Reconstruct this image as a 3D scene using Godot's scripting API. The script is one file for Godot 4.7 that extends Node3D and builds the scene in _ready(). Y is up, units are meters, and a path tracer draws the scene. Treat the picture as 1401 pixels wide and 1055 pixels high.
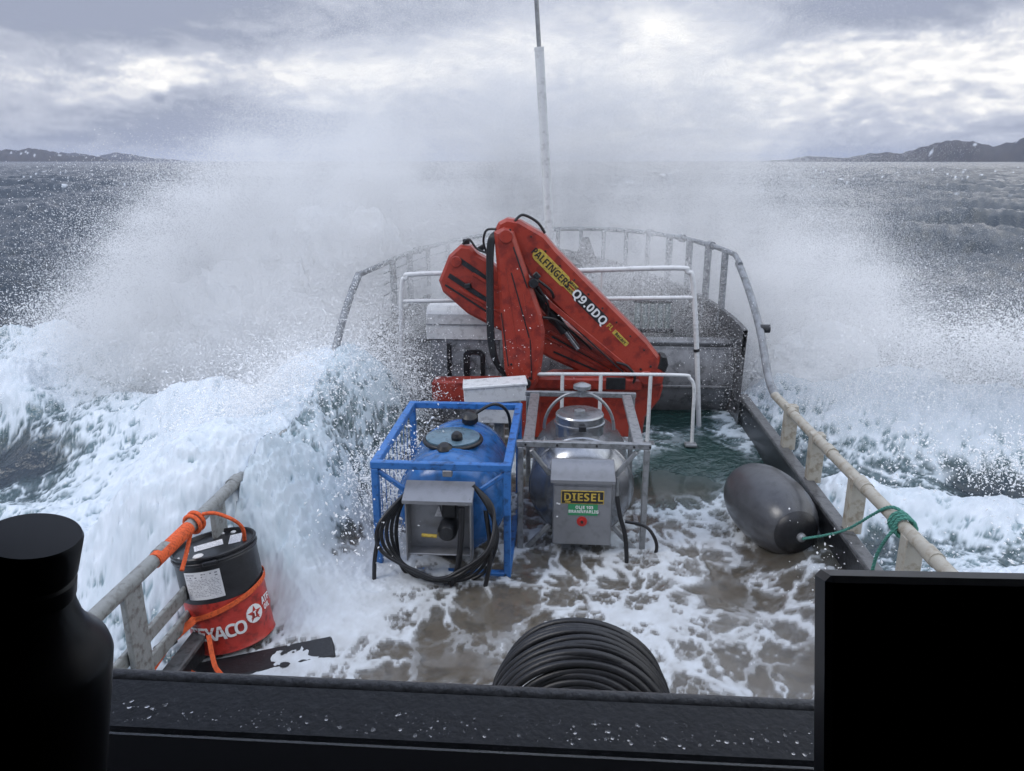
extends Node3D
# Axes: x to starboard, y up from the deck plate, forward is -z. P(x, h, f) takes forward metres as positive.

const X0 := -0.1            # centre line of the boat
const QUALITY := 1.0        # spacing of the water sheet

var rng := RandomNumberGenerator.new()
var taken := {}
var M := {}


func _ready() -> void:
	rng.seed = 20240
	# ---------- camera, sky, sun, exposure ----------
	var cam := Camera3D.new()
	cam.name = "camera"
	cam.fov = 53.35
	cam.near = 0.05
	cam.far = 40000.0
	cam.position = Vector3(0, 3.0, 0)
	cam.rotation_degrees = Vector3(-16.3, 3.9, 0)
	cam.current = true
	add_child(cam)
	var env := Environment.new()
	env.background_mode = Environment.BG_SKY
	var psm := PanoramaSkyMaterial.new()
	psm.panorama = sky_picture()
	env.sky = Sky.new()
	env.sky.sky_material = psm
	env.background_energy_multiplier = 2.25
	env.tonemap_mode = Environment.TONE_MAPPER_LINEAR
	env.tonemap_exposure = 0.95
	env.sdfgi_enabled = true
	env.ssao_enabled = true
	env.ssil_enabled = true
	env.fog_enabled = true
	env.fog_light_color = Color(0.86, 0.9, 1.0)
	env.fog_density = 0.00005
	var we := WorldEnvironment.new()
	we.name = "world_environment"
	we.environment = env
	add_child(we)
	var sun := DirectionalLight3D.new()
	sun.name = "veiled_sun"
	sun.light_energy = 0.5
	sun.light_color = Color(1.0, 0.985, 0.965)
	sun.light_angular_distance = 24.0
	sun.shadow_enabled = true
	sun.rotation_degrees = Vector3(-46, -62, 0)
	add_child(sun)

	materials()
	build_sea()
	build_hills()
	build_hull()
	build_wheelhouse()
	build_crane()
	build_deck_gear()
	build_blue_tank()
	build_diesel_tank()
	build_drum()
	build_fender()
	build_hose_coil()
	build_spray()


# ============================================================ helpers
func P(x: float, h: float, f: float) -> Vector3:
	return Vector3(x, h, -f)


func numbered(n: String) -> String:
	if not taken.has(n):
		taken[n] = 0
		return n
	taken[n] += 1
	return "%s_%03d" % [n, taken[n]]


func thing(called: String, label: String, category: String, at := Vector3.ZERO, group := "") -> Node3D:
	var o := Node3D.new()
	o.name = numbered(called)
	add_child(o, true)
	o.position = at
	tag(o, label, category, group)
	return o


func tag(o: Node, label: String, category: String, group := "", kind := "") -> Node:
	if label: o.set_meta("label", label)
	if category: o.set_meta("category", category)
	if group: o.set_meta("group", group)
	if kind: o.set_meta("kind", kind)
	return o


func part_name(parent: Node, called: String) -> String:
	if parent == self:
		return numbered(called)
	var n := called
	var k := 0
	while parent.has_node(NodePath(n)):
		k += 1
		n = "%s_%03d" % [called, k]
	return n


func obj(called: String, st: SurfaceTool, m: Material, parent: Node = self, at := Transform3D()) -> MeshInstance3D:
	st.generate_normals()
	var o := MeshInstance3D.new()
	o.mesh = st.commit()
	o.material_override = m
	o.name = part_name(parent, called)
	o.transform = at
	parent.add_child(o, true)
	return o


func mb(smooth := false) -> SurfaceTool:
	var st := SurfaceTool.new()
	st.begin(Mesh.PRIMITIVE_TRIANGLES)
	st.set_smooth_group(0 if smooth else -1)
	return st


func tri(st: SurfaceTool, a: Vector3, b: Vector3, c: Vector3, inside: Vector3) -> void:
	var n := (a - c).cross(a - b)
	if n.dot((a + b + c) / 3.0 - inside) < 0.0:
		var t := b
		b = c
		c = t
	st.add_vertex(a)
	st.add_vertex(b)
	st.add_vertex(c)


func quad(st: SurfaceTool, a: Vector3, b: Vector3, c: Vector3, d: Vector3, inside: Vector3) -> void:
	tri(st, a, b, c, inside)
	tri(st, a, c, d, inside)


func bx(st: SurfaceTool, c: Vector3, s: Vector3, basis := Basis(), bev := 0.006) -> void:
	# a box with chamfered edges
	st.set_smooth_group(-1)
	var h := s * 0.5
	var b := minf(bev, minf(h.x, minf(h.y, h.z)) * 0.6)
	var v := {}
	for sx in [-1, 1]:
		for sy in [-1, 1]:
			for sz in [-1, 1]:
				var k := Vector3i(sx, sy, sz)
				v[k] = [c + basis * Vector3(sx * h.x, sy * (h.y - b), sz * (h.z - b)), c + basis * Vector3(sx * (h.x - b), sy * h.y, sz * (h.z - b)), c + basis * Vector3(sx * (h.x - b), sy * (h.y - b), sz * h.z)]
				tri(st, v[k][0], v[k][1], v[k][2], c)
	for s1 in [-1, 1]:
		quad(st, v[Vector3i(s1, -1, -1)][0], v[Vector3i(s1, 1, -1)][0], v[Vector3i(s1, 1, 1)][0], v[Vector3i(s1, -1, 1)][0], c)
		quad(st, v[Vector3i(-1, s1, -1)][1], v[Vector3i(1, s1, -1)][1], v[Vector3i(1, s1, 1)][1], v[Vector3i(-1, s1, 1)][1], c)
		quad(st, v[Vector3i(-1, -1, s1)][2], v[Vector3i(1, -1, s1)][2], v[Vector3i(1, 1, s1)][2], v[Vector3i(-1, 1, s1)][2], c)
		for s2 in [-1, 1]:
			quad(st, v[Vector3i(s1, s2, -1)][0], v[Vector3i(s1, s2, 1)][0], v[Vector3i(s1, s2, 1)][1], v[Vector3i(s1, s2, -1)][1], c)
			quad(st, v[Vector3i(s1, -1, s2)][0], v[Vector3i(s1, 1, s2)][0], v[Vector3i(s1, 1, s2)][2], v[Vector3i(s1, -1, s2)][2], c)
			quad(st, v[Vector3i(-1, s1, s2)][1], v[Vector3i(1, s1, s2)][1], v[Vector3i(1, s1, s2)][2], v[Vector3i(-1, s1, s2)][2], c)


func beam(st: SurfaceTool, a: Vector3, b: Vector3, w: float, t: float, up := Vector3.UP, bev := 0.006) -> void:
	# a square bar from a to b: w across, t along up
	var z := (b - a).normalized()
	if absf(z.dot(up)) > 0.98:
		up = Vector3.BACK
	var x := up.cross(z).normalized()
	bx(st, (a + b) * 0.5, Vector3(w, t, a.distance_to(b)), Basis(x, z.cross(x), z), bev)


func smooth_path(pts: Array, per := 6) -> PackedVector3Array:
	var out := PackedVector3Array()
	for i in pts.size() - 1:
		var p0: Vector3 = pts[maxi(i - 1, 0)]
		var p1: Vector3 = pts[i]
		var p2: Vector3 = pts[i + 1]
		var p3: Vector3 = pts[mini(i + 2, pts.size() - 1)]
		for k in per:
			out.append(p1.cubic_interpolate(p2, p0, p3, float(k) / per))
	out.append(pts[-1])
	return out


func tube(st: SurfaceTool, path: PackedVector3Array, r: float, segs := 10, closed := false, r_end := -1.0, flat := 1.0) -> void:
	var n := path.size()
	var rings := []
	var x := Vector3.ZERO
	for i in n:
		var t: Vector3
		if closed:
			t = (path[(i + 1) % n] - path[(i + n - 1) % n]).normalized()
		else:
			t = (path[mini(i + 1, n - 1)] - path[maxi(i - 1, 0)]).normalized()
		if x == Vector3.ZERO:
			x = t.cross(Vector3.UP if absf(t.y) < 0.9 else Vector3.RIGHT).normalized()
		x = (x - t * x.dot(t)).normalized()
		var y := t.cross(x)
		var rr := r if r_end < 0.0 else lerpf(r, r_end, float(i) / (n - 1))
		var ring := PackedVector3Array()
		for k in segs:
			var a := TAU * k / segs
			ring.append(path[i] + (x * cos(a) + y * sin(a) * flat) * rr)
		rings.append(ring)
	st.set_smooth_group(0)
	for i in (n if closed else n - 1):
		var j := (i + 1) % n
		var mid := (path[i] + path[j]) * 0.5
		for k in segs:
			var l := (k + 1) % segs
			quad(st, rings[i][k], rings[j][k], rings[j][l], rings[i][l], mid)
	if not closed:
		st.set_smooth_group(-1)
		for e in [0, n - 1]:
			var inn := path[e] + (path[1] - path[0] if e == 0 else path[n - 2] - path[n - 1])
			for k in segs:
				tri(st, path[e], rings[e][k], rings[e][(k + 1) % segs], inn)
	st.set_smooth_group(0)


func line(st: SurfaceTool, a: Vector3, b: Vector3, r: float, segs := 10) -> void:
	tube(st, PackedVector3Array([a, b]), r, segs)


func lathe(st: SurfaceTool, prof: Array, segs: int, xf := Transform3D(), hard := false) -> void:
	var group := 1
	for i in prof.size() - 1:
		var p: Vector2 = prof[i]
		var q: Vector2 = prof[i + 1]
		if i and (hard or absf((q - p).angle_to(p - prof[i - 1])) > 0.62):
			group += 1
		st.set_smooth_group(group)
		for k in segs:
			var a := TAU * k / segs
			var b := TAU * (k + 1) / segs
			var v0 := xf * Vector3(p.x * cos(a), p.y, p.x * sin(a))
			var v1 := xf * Vector3(q.x * cos(a), q.y, q.x * sin(a))
			var v2 := xf * Vector3(q.x * cos(b), q.y, q.x * sin(b))
			var v3 := xf * Vector3(p.x * cos(b), p.y, p.x * sin(b))
			if p.x > 1e-5:
				st.add_vertex(v0); st.add_vertex(v3); st.add_vertex(v2)
			if q.x > 1e-5:
				st.add_vertex(v0); st.add_vertex(v2); st.add_vertex(v1)


func prism(st: SurfaceTool, poly: PackedVector2Array, z0: float, z1: float, bev := 0.015, xf := Transform3D()) -> void:
	# an outline in x, y with thickness from z0 (far) to z1 (near the viewer)
	st.set_smooth_group(-1)
	if Geometry2D.is_polygon_clockwise(poly):
		poly.reverse()
	var n := poly.size()
	var inn := PackedVector2Array()
	for i in n:
		var e1 := (poly[i] - poly[(i + n - 1) % n]).normalized()
		var e2 := (poly[(i + 1) % n] - poly[i]).normalized()
		var n1 := Vector2(-e1.y, e1.x)
		var n2 := Vector2(-e2.y, e2.x)
		var m := (n1 + n2).normalized()
		inn.append(poly[i] + m * bev / maxf(0.4, m.dot(n1)))
	var rings := []
	for zz in [[inn, z0], [poly, z0 + bev], [poly, z1 - bev], [inn, z1]]:
		var ring := PackedVector3Array()
		for p in zz[0]:
			ring.append(xf * Vector3(p.x, p.y, zz[1]))
		rings.append(ring)
	for r in 3:
		for i in n:
			var j := (i + 1) % n
			var a: Vector3 = rings[r][i]
			var b: Vector3 = rings[r][j]
			var c: Vector3 = rings[r + 1][j]
			var d: Vector3 = rings[r + 1][i]
			st.add_vertex(a); st.add_vertex(c); st.add_vertex(b)
			st.add_vertex(a); st.add_vertex(d); st.add_vertex(c)
	var t := Geometry2D.triangulate_polygon(inn)
	for i in range(0, t.size(), 3):
		for e in [0, 3]:
			var inside := xf * Vector3(inn[t[i]].x, inn[t[i]].y, (z0 + z1) * 0.5)
			tri(st, rings[e][t[i]], rings[e][t[i + 1]], rings[e][t[i + 2]], inside)


func arc(c: Vector3, u: Vector3, v: Vector3, a0: float, a1: float, n: int) -> PackedVector3Array:
	var out := PackedVector3Array()
	for i in n + 1:
		var a := lerpf(a0, a1, float(i) / n)
		out.append(c + u * cos(a) + v * sin(a))
	return out


func ring_path(c: Vector3, u: Vector3, v: Vector3, n: int) -> PackedVector3Array:
	var out := arc(c, u, v, 0.0, TAU, n)
	out.resize(n)
	return out


func rope(called: String, pts: Array, r: float, m: Material, parent: Node, per := 10) -> MeshInstance3D:
	# three strands laid round each other
	var path := smooth_path(pts, per)
	var st := mb(true)
	for s in 3:
		var strand := PackedVector3Array()
		var along := 0.0
		for i in path.size():
			var t := (path[mini(i + 1, path.size() - 1)] - path[maxi(i - 1, 0)]).normalized()
			var x := t.cross(Vector3.UP if absf(t.y) < 0.9 else Vector3.RIGHT).normalized()
			var y := t.cross(x)
			if i:
				along += path[i].distance_to(path[i - 1])
			var a := TAU * s / 3.0 + along / (r * 7.0) * TAU
			strand.append(path[i] + (x * cos(a) + y * sin(a)) * r * 0.5)
		tube(st, strand, r * 0.58, 6)
	return obj(called, st, m, parent)


func words(parent: Node, called: String, what: String, height: float, m: Material, at: Transform3D, bold := true, depth := 0.004, width := 1.0) -> MeshInstance3D:
	var t := TextMesh.new()
	var f := SystemFont.new()
	f.font_names = PackedStringArray(["Droid Sans"])
	f.font_weight = 700 if bold else 400
	t.font = f
	t.text = what
	t.font_size = 64
	t.pixel_size = height / 46.0
	t.depth = depth
	t.curve_step = 3.0
	var o := MeshInstance3D.new()
	o.mesh = t
	o.material_override = m
	o.name = part_name(parent, called)
	o.transform = at * Transform3D(Basis().scaled(Vector3(width, 1, 1)), Vector3.ZERO)
	parent.add_child(o, true)
	return o


# ============================================================ materials
func lin(r: float, g: float, b: float) -> Color:
	return Color(r, g, b).linear_to_srgb()


func mat(called: String, c: Color, rough := 0.5, metal := 0.0, grime := 0.0, scale := 1.5, bump := 0.0, stain := Color(-1, 0, 0)) -> StandardMaterial3D:
	var m := StandardMaterial3D.new()
	m.resource_name = called
	m.roughness = rough
	m.metallic = metal
	m.metallic_specular = 0.5
	if grime > 0.0:
		var n := FastNoiseLite.new()
		n.seed = called.hash() % 1000
		n.noise_type = FastNoiseLite.TYPE_SIMPLEX_SMOOTH
		n.frequency = 0.012
		n.fractal_octaves = 5
		n.fractal_gain = 0.62
		var g := Gradient.new()
		var dark := stain if stain.r >= 0.0 else Color(c.r * (1.0 - grime), c.g * (1.0 - grime), c.b * (1.0 - grime))
		g.offsets = PackedFloat32Array([0.0, 0.28, 0.46, 0.72, 1.0])
		g.colors = PackedColorArray([dark, dark.lerp(c, 0.45), c, c.lerp(Color.WHITE, 0.05 * grime), c.lerp(Color.WHITE, 0.18 * grime)])
		var t := NoiseTexture2D.new()
		t.width = 512
		t.height = 512
		t.seamless = true
		t.noise = n
		t.color_ramp = g
		m.albedo_texture = t
		m.uv1_triplanar = true
		m.uv1_scale = Vector3.ONE * scale
	else:
		m.albedo_color = c
	if bump > 0.0:
		m.heightmap_enabled = true
		m.heightmap_texture = bump_noise()
		m.heightmap_scale = bump
		m.uv1_triplanar = true
		m.uv1_scale = Vector3.ONE * scale
	M[called] = m
	return m


var bump_made: NoiseTexture2D
func bump_noise() -> NoiseTexture2D:
	if bump_made == null:
		var n := FastNoiseLite.new()
		n.seed = 77
		n.frequency = 0.03
		n.fractal_octaves = 5
		bump_made = NoiseTexture2D.new()
		bump_made.width = 512
		bump_made.height = 512
		bump_made.seamless = true
		bump_made.noise = n
	return bump_made


func materials() -> void:
	mat("crane_red", lin(0.32, 0.036, 0.020), 0.32, 0.0, 0.30, 0.8, 0.08, lin(0.16, 0.018, 0.014))
	mat("black_steel", lin(0.014, 0.015, 0.018), 0.35, 0.0, 0.5, 2.0, 0.1)
	mat("rubber", lin(0.008, 0.008, 0.010), 0.42, 0.0, 0.4, 3.0, 0.1)
	mat("hose", lin(0.012, 0.012, 0.014), 0.32)
	mat("white_paint", lin(0.62, 0.63, 0.64), 0.4, 0.0, 0.18, 1.4, 0.05)
	mat("grey_paint", lin(0.22, 0.235, 0.255), 0.42, 0.0, 0.45, 1.2, 0.15)
	mat("cap_paint", lin(0.09, 0.092, 0.096), 0.35, 0.0, 0.5, 1.6, 0.15)
	mat("bow_paint", lin(0.07, 0.073, 0.08), 0.28, 0.0, 0.55, 0.8, 0.2)
	mat("bulkhead_paint", lin(0.19, 0.195, 0.205), 0.3, 0.0, 0.5, 1.0, 0.2)
	mat("rail_paint", lin(0.36, 0.34, 0.29), 0.4, 0.0, 0.4, 1.3, 0.2, lin(0.20, 0.16, 0.11))
	mat("port_rail_paint", lin(0.24, 0.25, 0.245), 0.45, 0.0, 0.5, 2.2, 0.25, lin(0.10, 0.09, 0.08))
	mat("galvanised", lin(0.28, 0.29, 0.30), 0.35, 0.55, 0.25, 2.0, 0.1)
	mat("stainless", lin(0.33, 0.34, 0.36), 0.27, 0.85, 0.2, 1.3, 0.05)
	mat("stainless_sheet", lin(0.26, 0.265, 0.28), 0.36, 0.55, 0.09, 1.5, 0.05)
	mat("blue_paint", lin(0.03, 0.145, 0.42), 0.35, 0.0, 0.45, 1.6, 0.1)
	mat("blue_tank", lin(0.025, 0.125, 0.35), 0.25, 0.0, 0.4, 1.3, 0.05)
	mat("hatch_plastic", lin(0.10, 0.17, 0.22), 0.2, 0.0, 0.35, 2.0)
	mat("deck_paint", lin(0.155, 0.125, 0.09), 0.35, 0.0, 0.6, 0.7, 0.3)
	mat("drum_black", lin(0.013, 0.013, 0.016), 0.35, 0.0, 0.5, 2.5, 0.05)
	mat("drum_red", lin(0.42, 0.03, 0.02), 0.35, 0.0, 0.45, 2.0, 0.05)
	mat("strap", lin(0.72, 0.11, 0.025), 0.75, 0.0, 0.4, 6.0, 0.1)
	mat("paper", lin(0.66, 0.66, 0.67), 0.6, 0.0, 0.15, 5.0)
	mat("print_white", lin(0.72, 0.72, 0.72), 0.5)
	mat("print_yellow", lin(0.52, 0.37, 0.06), 0.5, 0.0, 0.3, 4.0)
	mat("print_black", lin(0.015, 0.015, 0.018), 0.4)
	mat("sign_green", lin(0.03, 0.24, 0.10), 0.45)
	mat("button_red", lin(0.42, 0.02, 0.015), 0.35)
	mat("fender_rubber", lin(0.062, 0.064, 0.07), 0.28, 0.0, 0.22, 1.8, 0.08)
	mat("rope_green", lin(0.06, 0.24, 0.19), 0.7, 0.0, 0.4, 9.0)
	mat("sill_paint", lin(0.008, 0.0085, 0.0105), 0.36, 0.0, 0.45, 4.0, 0.12)
	M.sill_paint.metallic_specular = 0.34
	mat("sill_rim", lin(0.04, 0.04, 0.043), 0.45, 0.0, 0.5, 5.0, 0.2)
	mat("cabin_black", lin(0.006, 0.006, 0.007), 0.6)
	M.cabin_black.metallic_specular = 0.12
	mat("gloss_black", lin(0.006, 0.006, 0.008), 0.38)
	M.gloss_black.metallic_specular = 0.38
	mat("wheelhouse_white", lin(0.6, 0.6, 0.6), 0.5, 0.0, 0.2, 1.0)
	mat("teal_paint", lin(0.30, 0.35, 0.35), 0.4, 0.0, 0.4, 3.0)
	var glass := StandardMaterial3D.new()
	glass.transparency = BaseMaterial3D.TRANSPARENCY_ALPHA
	glass.albedo_color = Color(0.9, 0.95, 0.95, 0.015)
	glass.roughness = 0.0
	M.glass = glass
	var drop := StandardMaterial3D.new()
	drop.refraction_enabled = true
	drop.refraction_scale = 0.033
	drop.albedo_color = Color(1, 1, 1, 0.0)
	drop.roughness = 0.02
	M.drop = drop
	# water
	var ripple := FastNoiseLite.new()
	ripple.seed = 5
	ripple.frequency = 0.02
	ripple.fractal_octaves = 5
	ripple.fractal_gain = 0.6
	var rip := NoiseTexture2D.new()
	rip.width = 1024
	rip.height = 1024
	rip.seamless = true
	rip.as_normal_map = true
	rip.bump_strength = 9.0
	rip.noise = ripple
	var w := StandardMaterial3D.new()
	w.vertex_color_use_as_albedo = true
	w.roughness = 0.16
	w.metallic_specular = 0.5
	w.normal_enabled = true
	w.normal_texture = rip
	w.normal_scale = 0.9
	M.water = w
	var fo := StandardMaterial3D.new()
	fo.vertex_color_use_as_albedo = true
	fo.roughness = 0.75
	fo.metallic_specular = 0.3
	M.foam = fo
	var sh := StandardMaterial3D.new()
	sh.vertex_color_use_as_albedo = true
	sh.transparency = BaseMaterial3D.TRANSPARENCY_ALPHA
	sh.albedo_color = Color(1, 1, 1, 0.50)
	sh.roughness = 0.1
	sh.metallic_specular = 0.42
	M.shallow = sh
	var hd := sh.duplicate() as StandardMaterial3D
	hd.albedo_color = Color(1, 1, 1, 0.72)
	M.half_deep = hd
	var dr := StandardMaterial3D.new()
	dr.albedo_color = lin(0.98, 0.985, 0.99)
	dr.roughness = 0.6
	dr.backlight_enabled = true
	dr.backlight = Color(0.8, 0.8, 0.8)
	M.droplet = dr


# ============================================================ sky
func sky_picture() -> ImageTexture:
	var w := 4096
	var h := 2048
	var im := Image.create(w, h, false, Image.FORMAT_RGB8)
	im.fill(Color(0.42, 0.45, 0.5))
	var n := FastNoiseLite.new()
	n.seed = 31
	n.frequency = 0.16
	n.fractal_octaves = 5
	n.fractal_gain = 0.5
	n.domain_warp_enabled = true
	n.domain_warp_amplitude = 2.2
	n.domain_warp_frequency = 0.22
	n.domain_warp_fractal_octaves = 3
	var n2 := FastNoiseLite.new()
	n2.seed = 8
	n2.frequency = 0.9
	n2.fractal_octaves = 5
	n2.fractal_gain = 0.5
	# breaks in the cloud: [azimuth to starboard of the bow, elevation, width, height, strength] in degrees
	var gaps := [[-26.5, 5.4, 2.6, 0.8, 0.55], [-22.0, 5.2, 6.0, 1.2, 0.45], [-17.5, 3.6, 3.0, 0.45, 0.4], [-20.0, 2.0, 7.0, 0.9, -0.2], [-30.0, 2.2, 12.0, 1.6, -0.42], [-33.0, 7.0, 7.0, 1.0, 0.15], [-22.0, 9.4, 15.0, 1.8, -0.50],
		[19.0, 5.8, 9.0, 1.9, 0.5], [28.0, 5.2, 8.0, 2.2, 0.42], [5.5, 8.6, 2.2, 0.9, 0.6], [16.5, 9.6, 8.0, 1.6, -0.40], [14.0, 1.5, 10.0, 1.2, 0.2], [26.0, 9.5, 6.0, 0.8, -0.2], [0.0, 5.0, 13.0, 5.0, 0.34], [-4.0, 8.5, 4.0, 1.0, 0.15]]
	for y in h / 2 + 8:
		var el := 90.0 - (y + 0.5) / h * 180.0
		var fine := el < 15.0
		var step := 1 if fine else 8
		if not fine and y % 8:
			continue
		var e := deg_to_rad(maxf(el, 0.05))
		var dy := sin(e)
		var ce := cos(e)
		for x in range(0, w, step):
			var az := wrapf((x + 0.5) / w * 360.0, -180.0, 180.0)  # the bow lies at the edge of the picture
			var a := deg_to_rad(az)
			var k := 1.0 / (dy + 0.055)
			var px := sin(a) * ce * k
			var pz := cos(a) * ce * k
			var v := 0.0
			if fine:
				var q1 := el * (1.0 + 0.5 * exp(-el * 0.25))
				v = 0.46 + 1.0 * n.get_noise_3d(az * 0.34, q1 * 1.05, 0.0) + 0.09 * n2.get_noise_3d(az * 0.45, q1 * 1.5, 4.0)
				v = lerpf(v, 0.5 + 0.6 * n2.get_noise_3d(px * 0.5, pz * 0.5, 1.0), smoothstep(11.0, 14.5, el))
			else:
				v = 0.5 + 0.6 * n2.get_noise_3d(px * 0.5, pz * 0.5, 1.0)
			if fine and absf(az) < 60.0:
				var rag := 0.9 * n2.get_noise_3d(az * 0.5, el * 1.3, 9.0)
				for g in gaps:
					var u: float = (az - g[0]) / g[2]
					var q: float = (el - g[1]) / g[3]
					var d := u * u + q * q
					if d < 7.0:
						v += g[4] * exp(-maxf(d + rag * (0.4 + d), 0.0))
			v += 0.50 * sin(deg_to_rad(az)) * smoothstep(6.0, 14.0, el)
			v = clampf(v, 0.0, 1.35)
			var c: Color
			if v < 0.5:
				c = Color(0.29, 0.325, 0.42).lerp(Color(0.51, 0.54, 0.625), v * 2.0)
			else:
				c = Color(0.51, 0.54, 0.625).lerp(Color(0.90, 0.89, 0.875), (v - 0.5) * 2.0)
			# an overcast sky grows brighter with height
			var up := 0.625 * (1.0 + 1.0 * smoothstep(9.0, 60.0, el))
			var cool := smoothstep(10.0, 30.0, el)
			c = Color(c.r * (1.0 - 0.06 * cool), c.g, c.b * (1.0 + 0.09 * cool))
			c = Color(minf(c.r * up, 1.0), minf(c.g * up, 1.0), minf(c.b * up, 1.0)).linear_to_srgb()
			if step == 1:
				im.set_pixel(x, y, c)
			else:
				im.fill_rect(Rect2i(x, y, 8, 8), c)
	return ImageTexture.create_from_image(im)


# ============================================================ sea
func hull_half(f: float) -> float:
	if f < 8.4:
		return 2.12
	if f > 11.3:
		return 0.0
	var q := (f - 8.4) / 2.9
	return 2.12 * sqrt(1.0 - q * q)


# ridges of broken water round the boat: ax, af, bx, bf, height, half width
const RIDGES := [
	[-11.5, 12.0, -5.6, 9.8, 0.85, 0.80],
	[-7.0, 8.6, -2.8, 7.4, 0.42, 0.55],
	[-2.6, 5.0, -2.2, 7.4, 1.28, 0.66],
	[-3.9, 5.4, -3.1, 7.6, 0.28, 0.9],
	[-8.0, 5.6, -3.0, 4.6, 0.24, 0.50],
	[2.8, 9.0, 8.6, 7.7, 0.72, 0.62],
	[2.6, 6.7, 8.0, 6.3, 0.40, 0.36],
	[3.2, 5.2, 8.0, 4.9, 0.22, 0.34],
]

# where foam gathers on the deck and where it has run off: x, f, half sizes, more or less cover
const WASH := [
	[-1.5, 4.6, 0.55, 0.9, 0.45], [-1.62, 5.25, 0.16, 0.28, -1.1], [-0.6, 3.6, 0.9, 0.5, 0.12], [1.1, 3.35, 0.75, 0.45, 0.60], [0.45, 4.35, 0.45, 0.35, 0.30], [-0.1, 4.95, 0.45, 0.2, 0.25],
	[0.85, 5.3, 0.16, 0.35, 0.25], [1.75, 4.8, 0.3, 0.4, 0.15], [1.15, 4.75, 0.45, 0.5, -0.24], [-0.3, 4.3, 0.35, 0.25, -0.15], [1.5, 6.1, 0.5, 0.25, 0.12], [1.9, 7.9, 0.25, 0.5, 0.45], [-1.6, 3.7, 0.4, 0.3, 0.3],
]

var n_swell := FastNoiseLite.new()
var n_chop := FastNoiseLite.new()
var n_cell := FastNoiseLite.new()
var n_cell2 := FastNoiseLite.new()
var n_big := FastNoiseLite.new()
var n_lump := FastNoiseLite.new()
var out_h := 0.0
var out_foam := 0.0
var out_green := 0.0
var out_in := false
var out_tone := 1.0
var out_milk := 0.0
var out_deep := 0.0


func sea_noise() -> void:
	n_swell.seed = 3
	n_swell.frequency = 0.05
	n_swell.fractal_octaves = 3
	n_chop.seed = 4
	n_chop.frequency = 0.4
	n_chop.fractal_octaves = 5
	n_chop.fractal_gain = 0.46
	for k in 2:
		var c: FastNoiseLite = [n_cell, n_cell2][k]
		c.seed = 11 + k
		c.noise_type = FastNoiseLite.TYPE_CELLULAR
		c.cellular_return_type = FastNoiseLite.RETURN_DISTANCE2_SUB
		c.cellular_jitter = 1.0
		c.fractal_type = FastNoiseLite.FRACTAL_NONE
		c.frequency = [3.6, 11.0][k]
		c.domain_warp_enabled = true
		c.domain_warp_type = FastNoiseLite.DOMAIN_WARP_SIMPLEX_REDUCED
		c.domain_warp_amplitude = [0.24, 0.07][k]
		c.domain_warp_frequency = [2.2, 7.0][k]
		c.domain_warp_fractal_octaves = 2
	n_big.seed = 21
	n_big.frequency = 0.55
	n_big.fractal_octaves = 3
	n_lump.seed = 22
	n_lump.frequency = 4.5
	n_lump.fractal_octaves = 4
	n_lump.fractal_gain = 0.6


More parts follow.
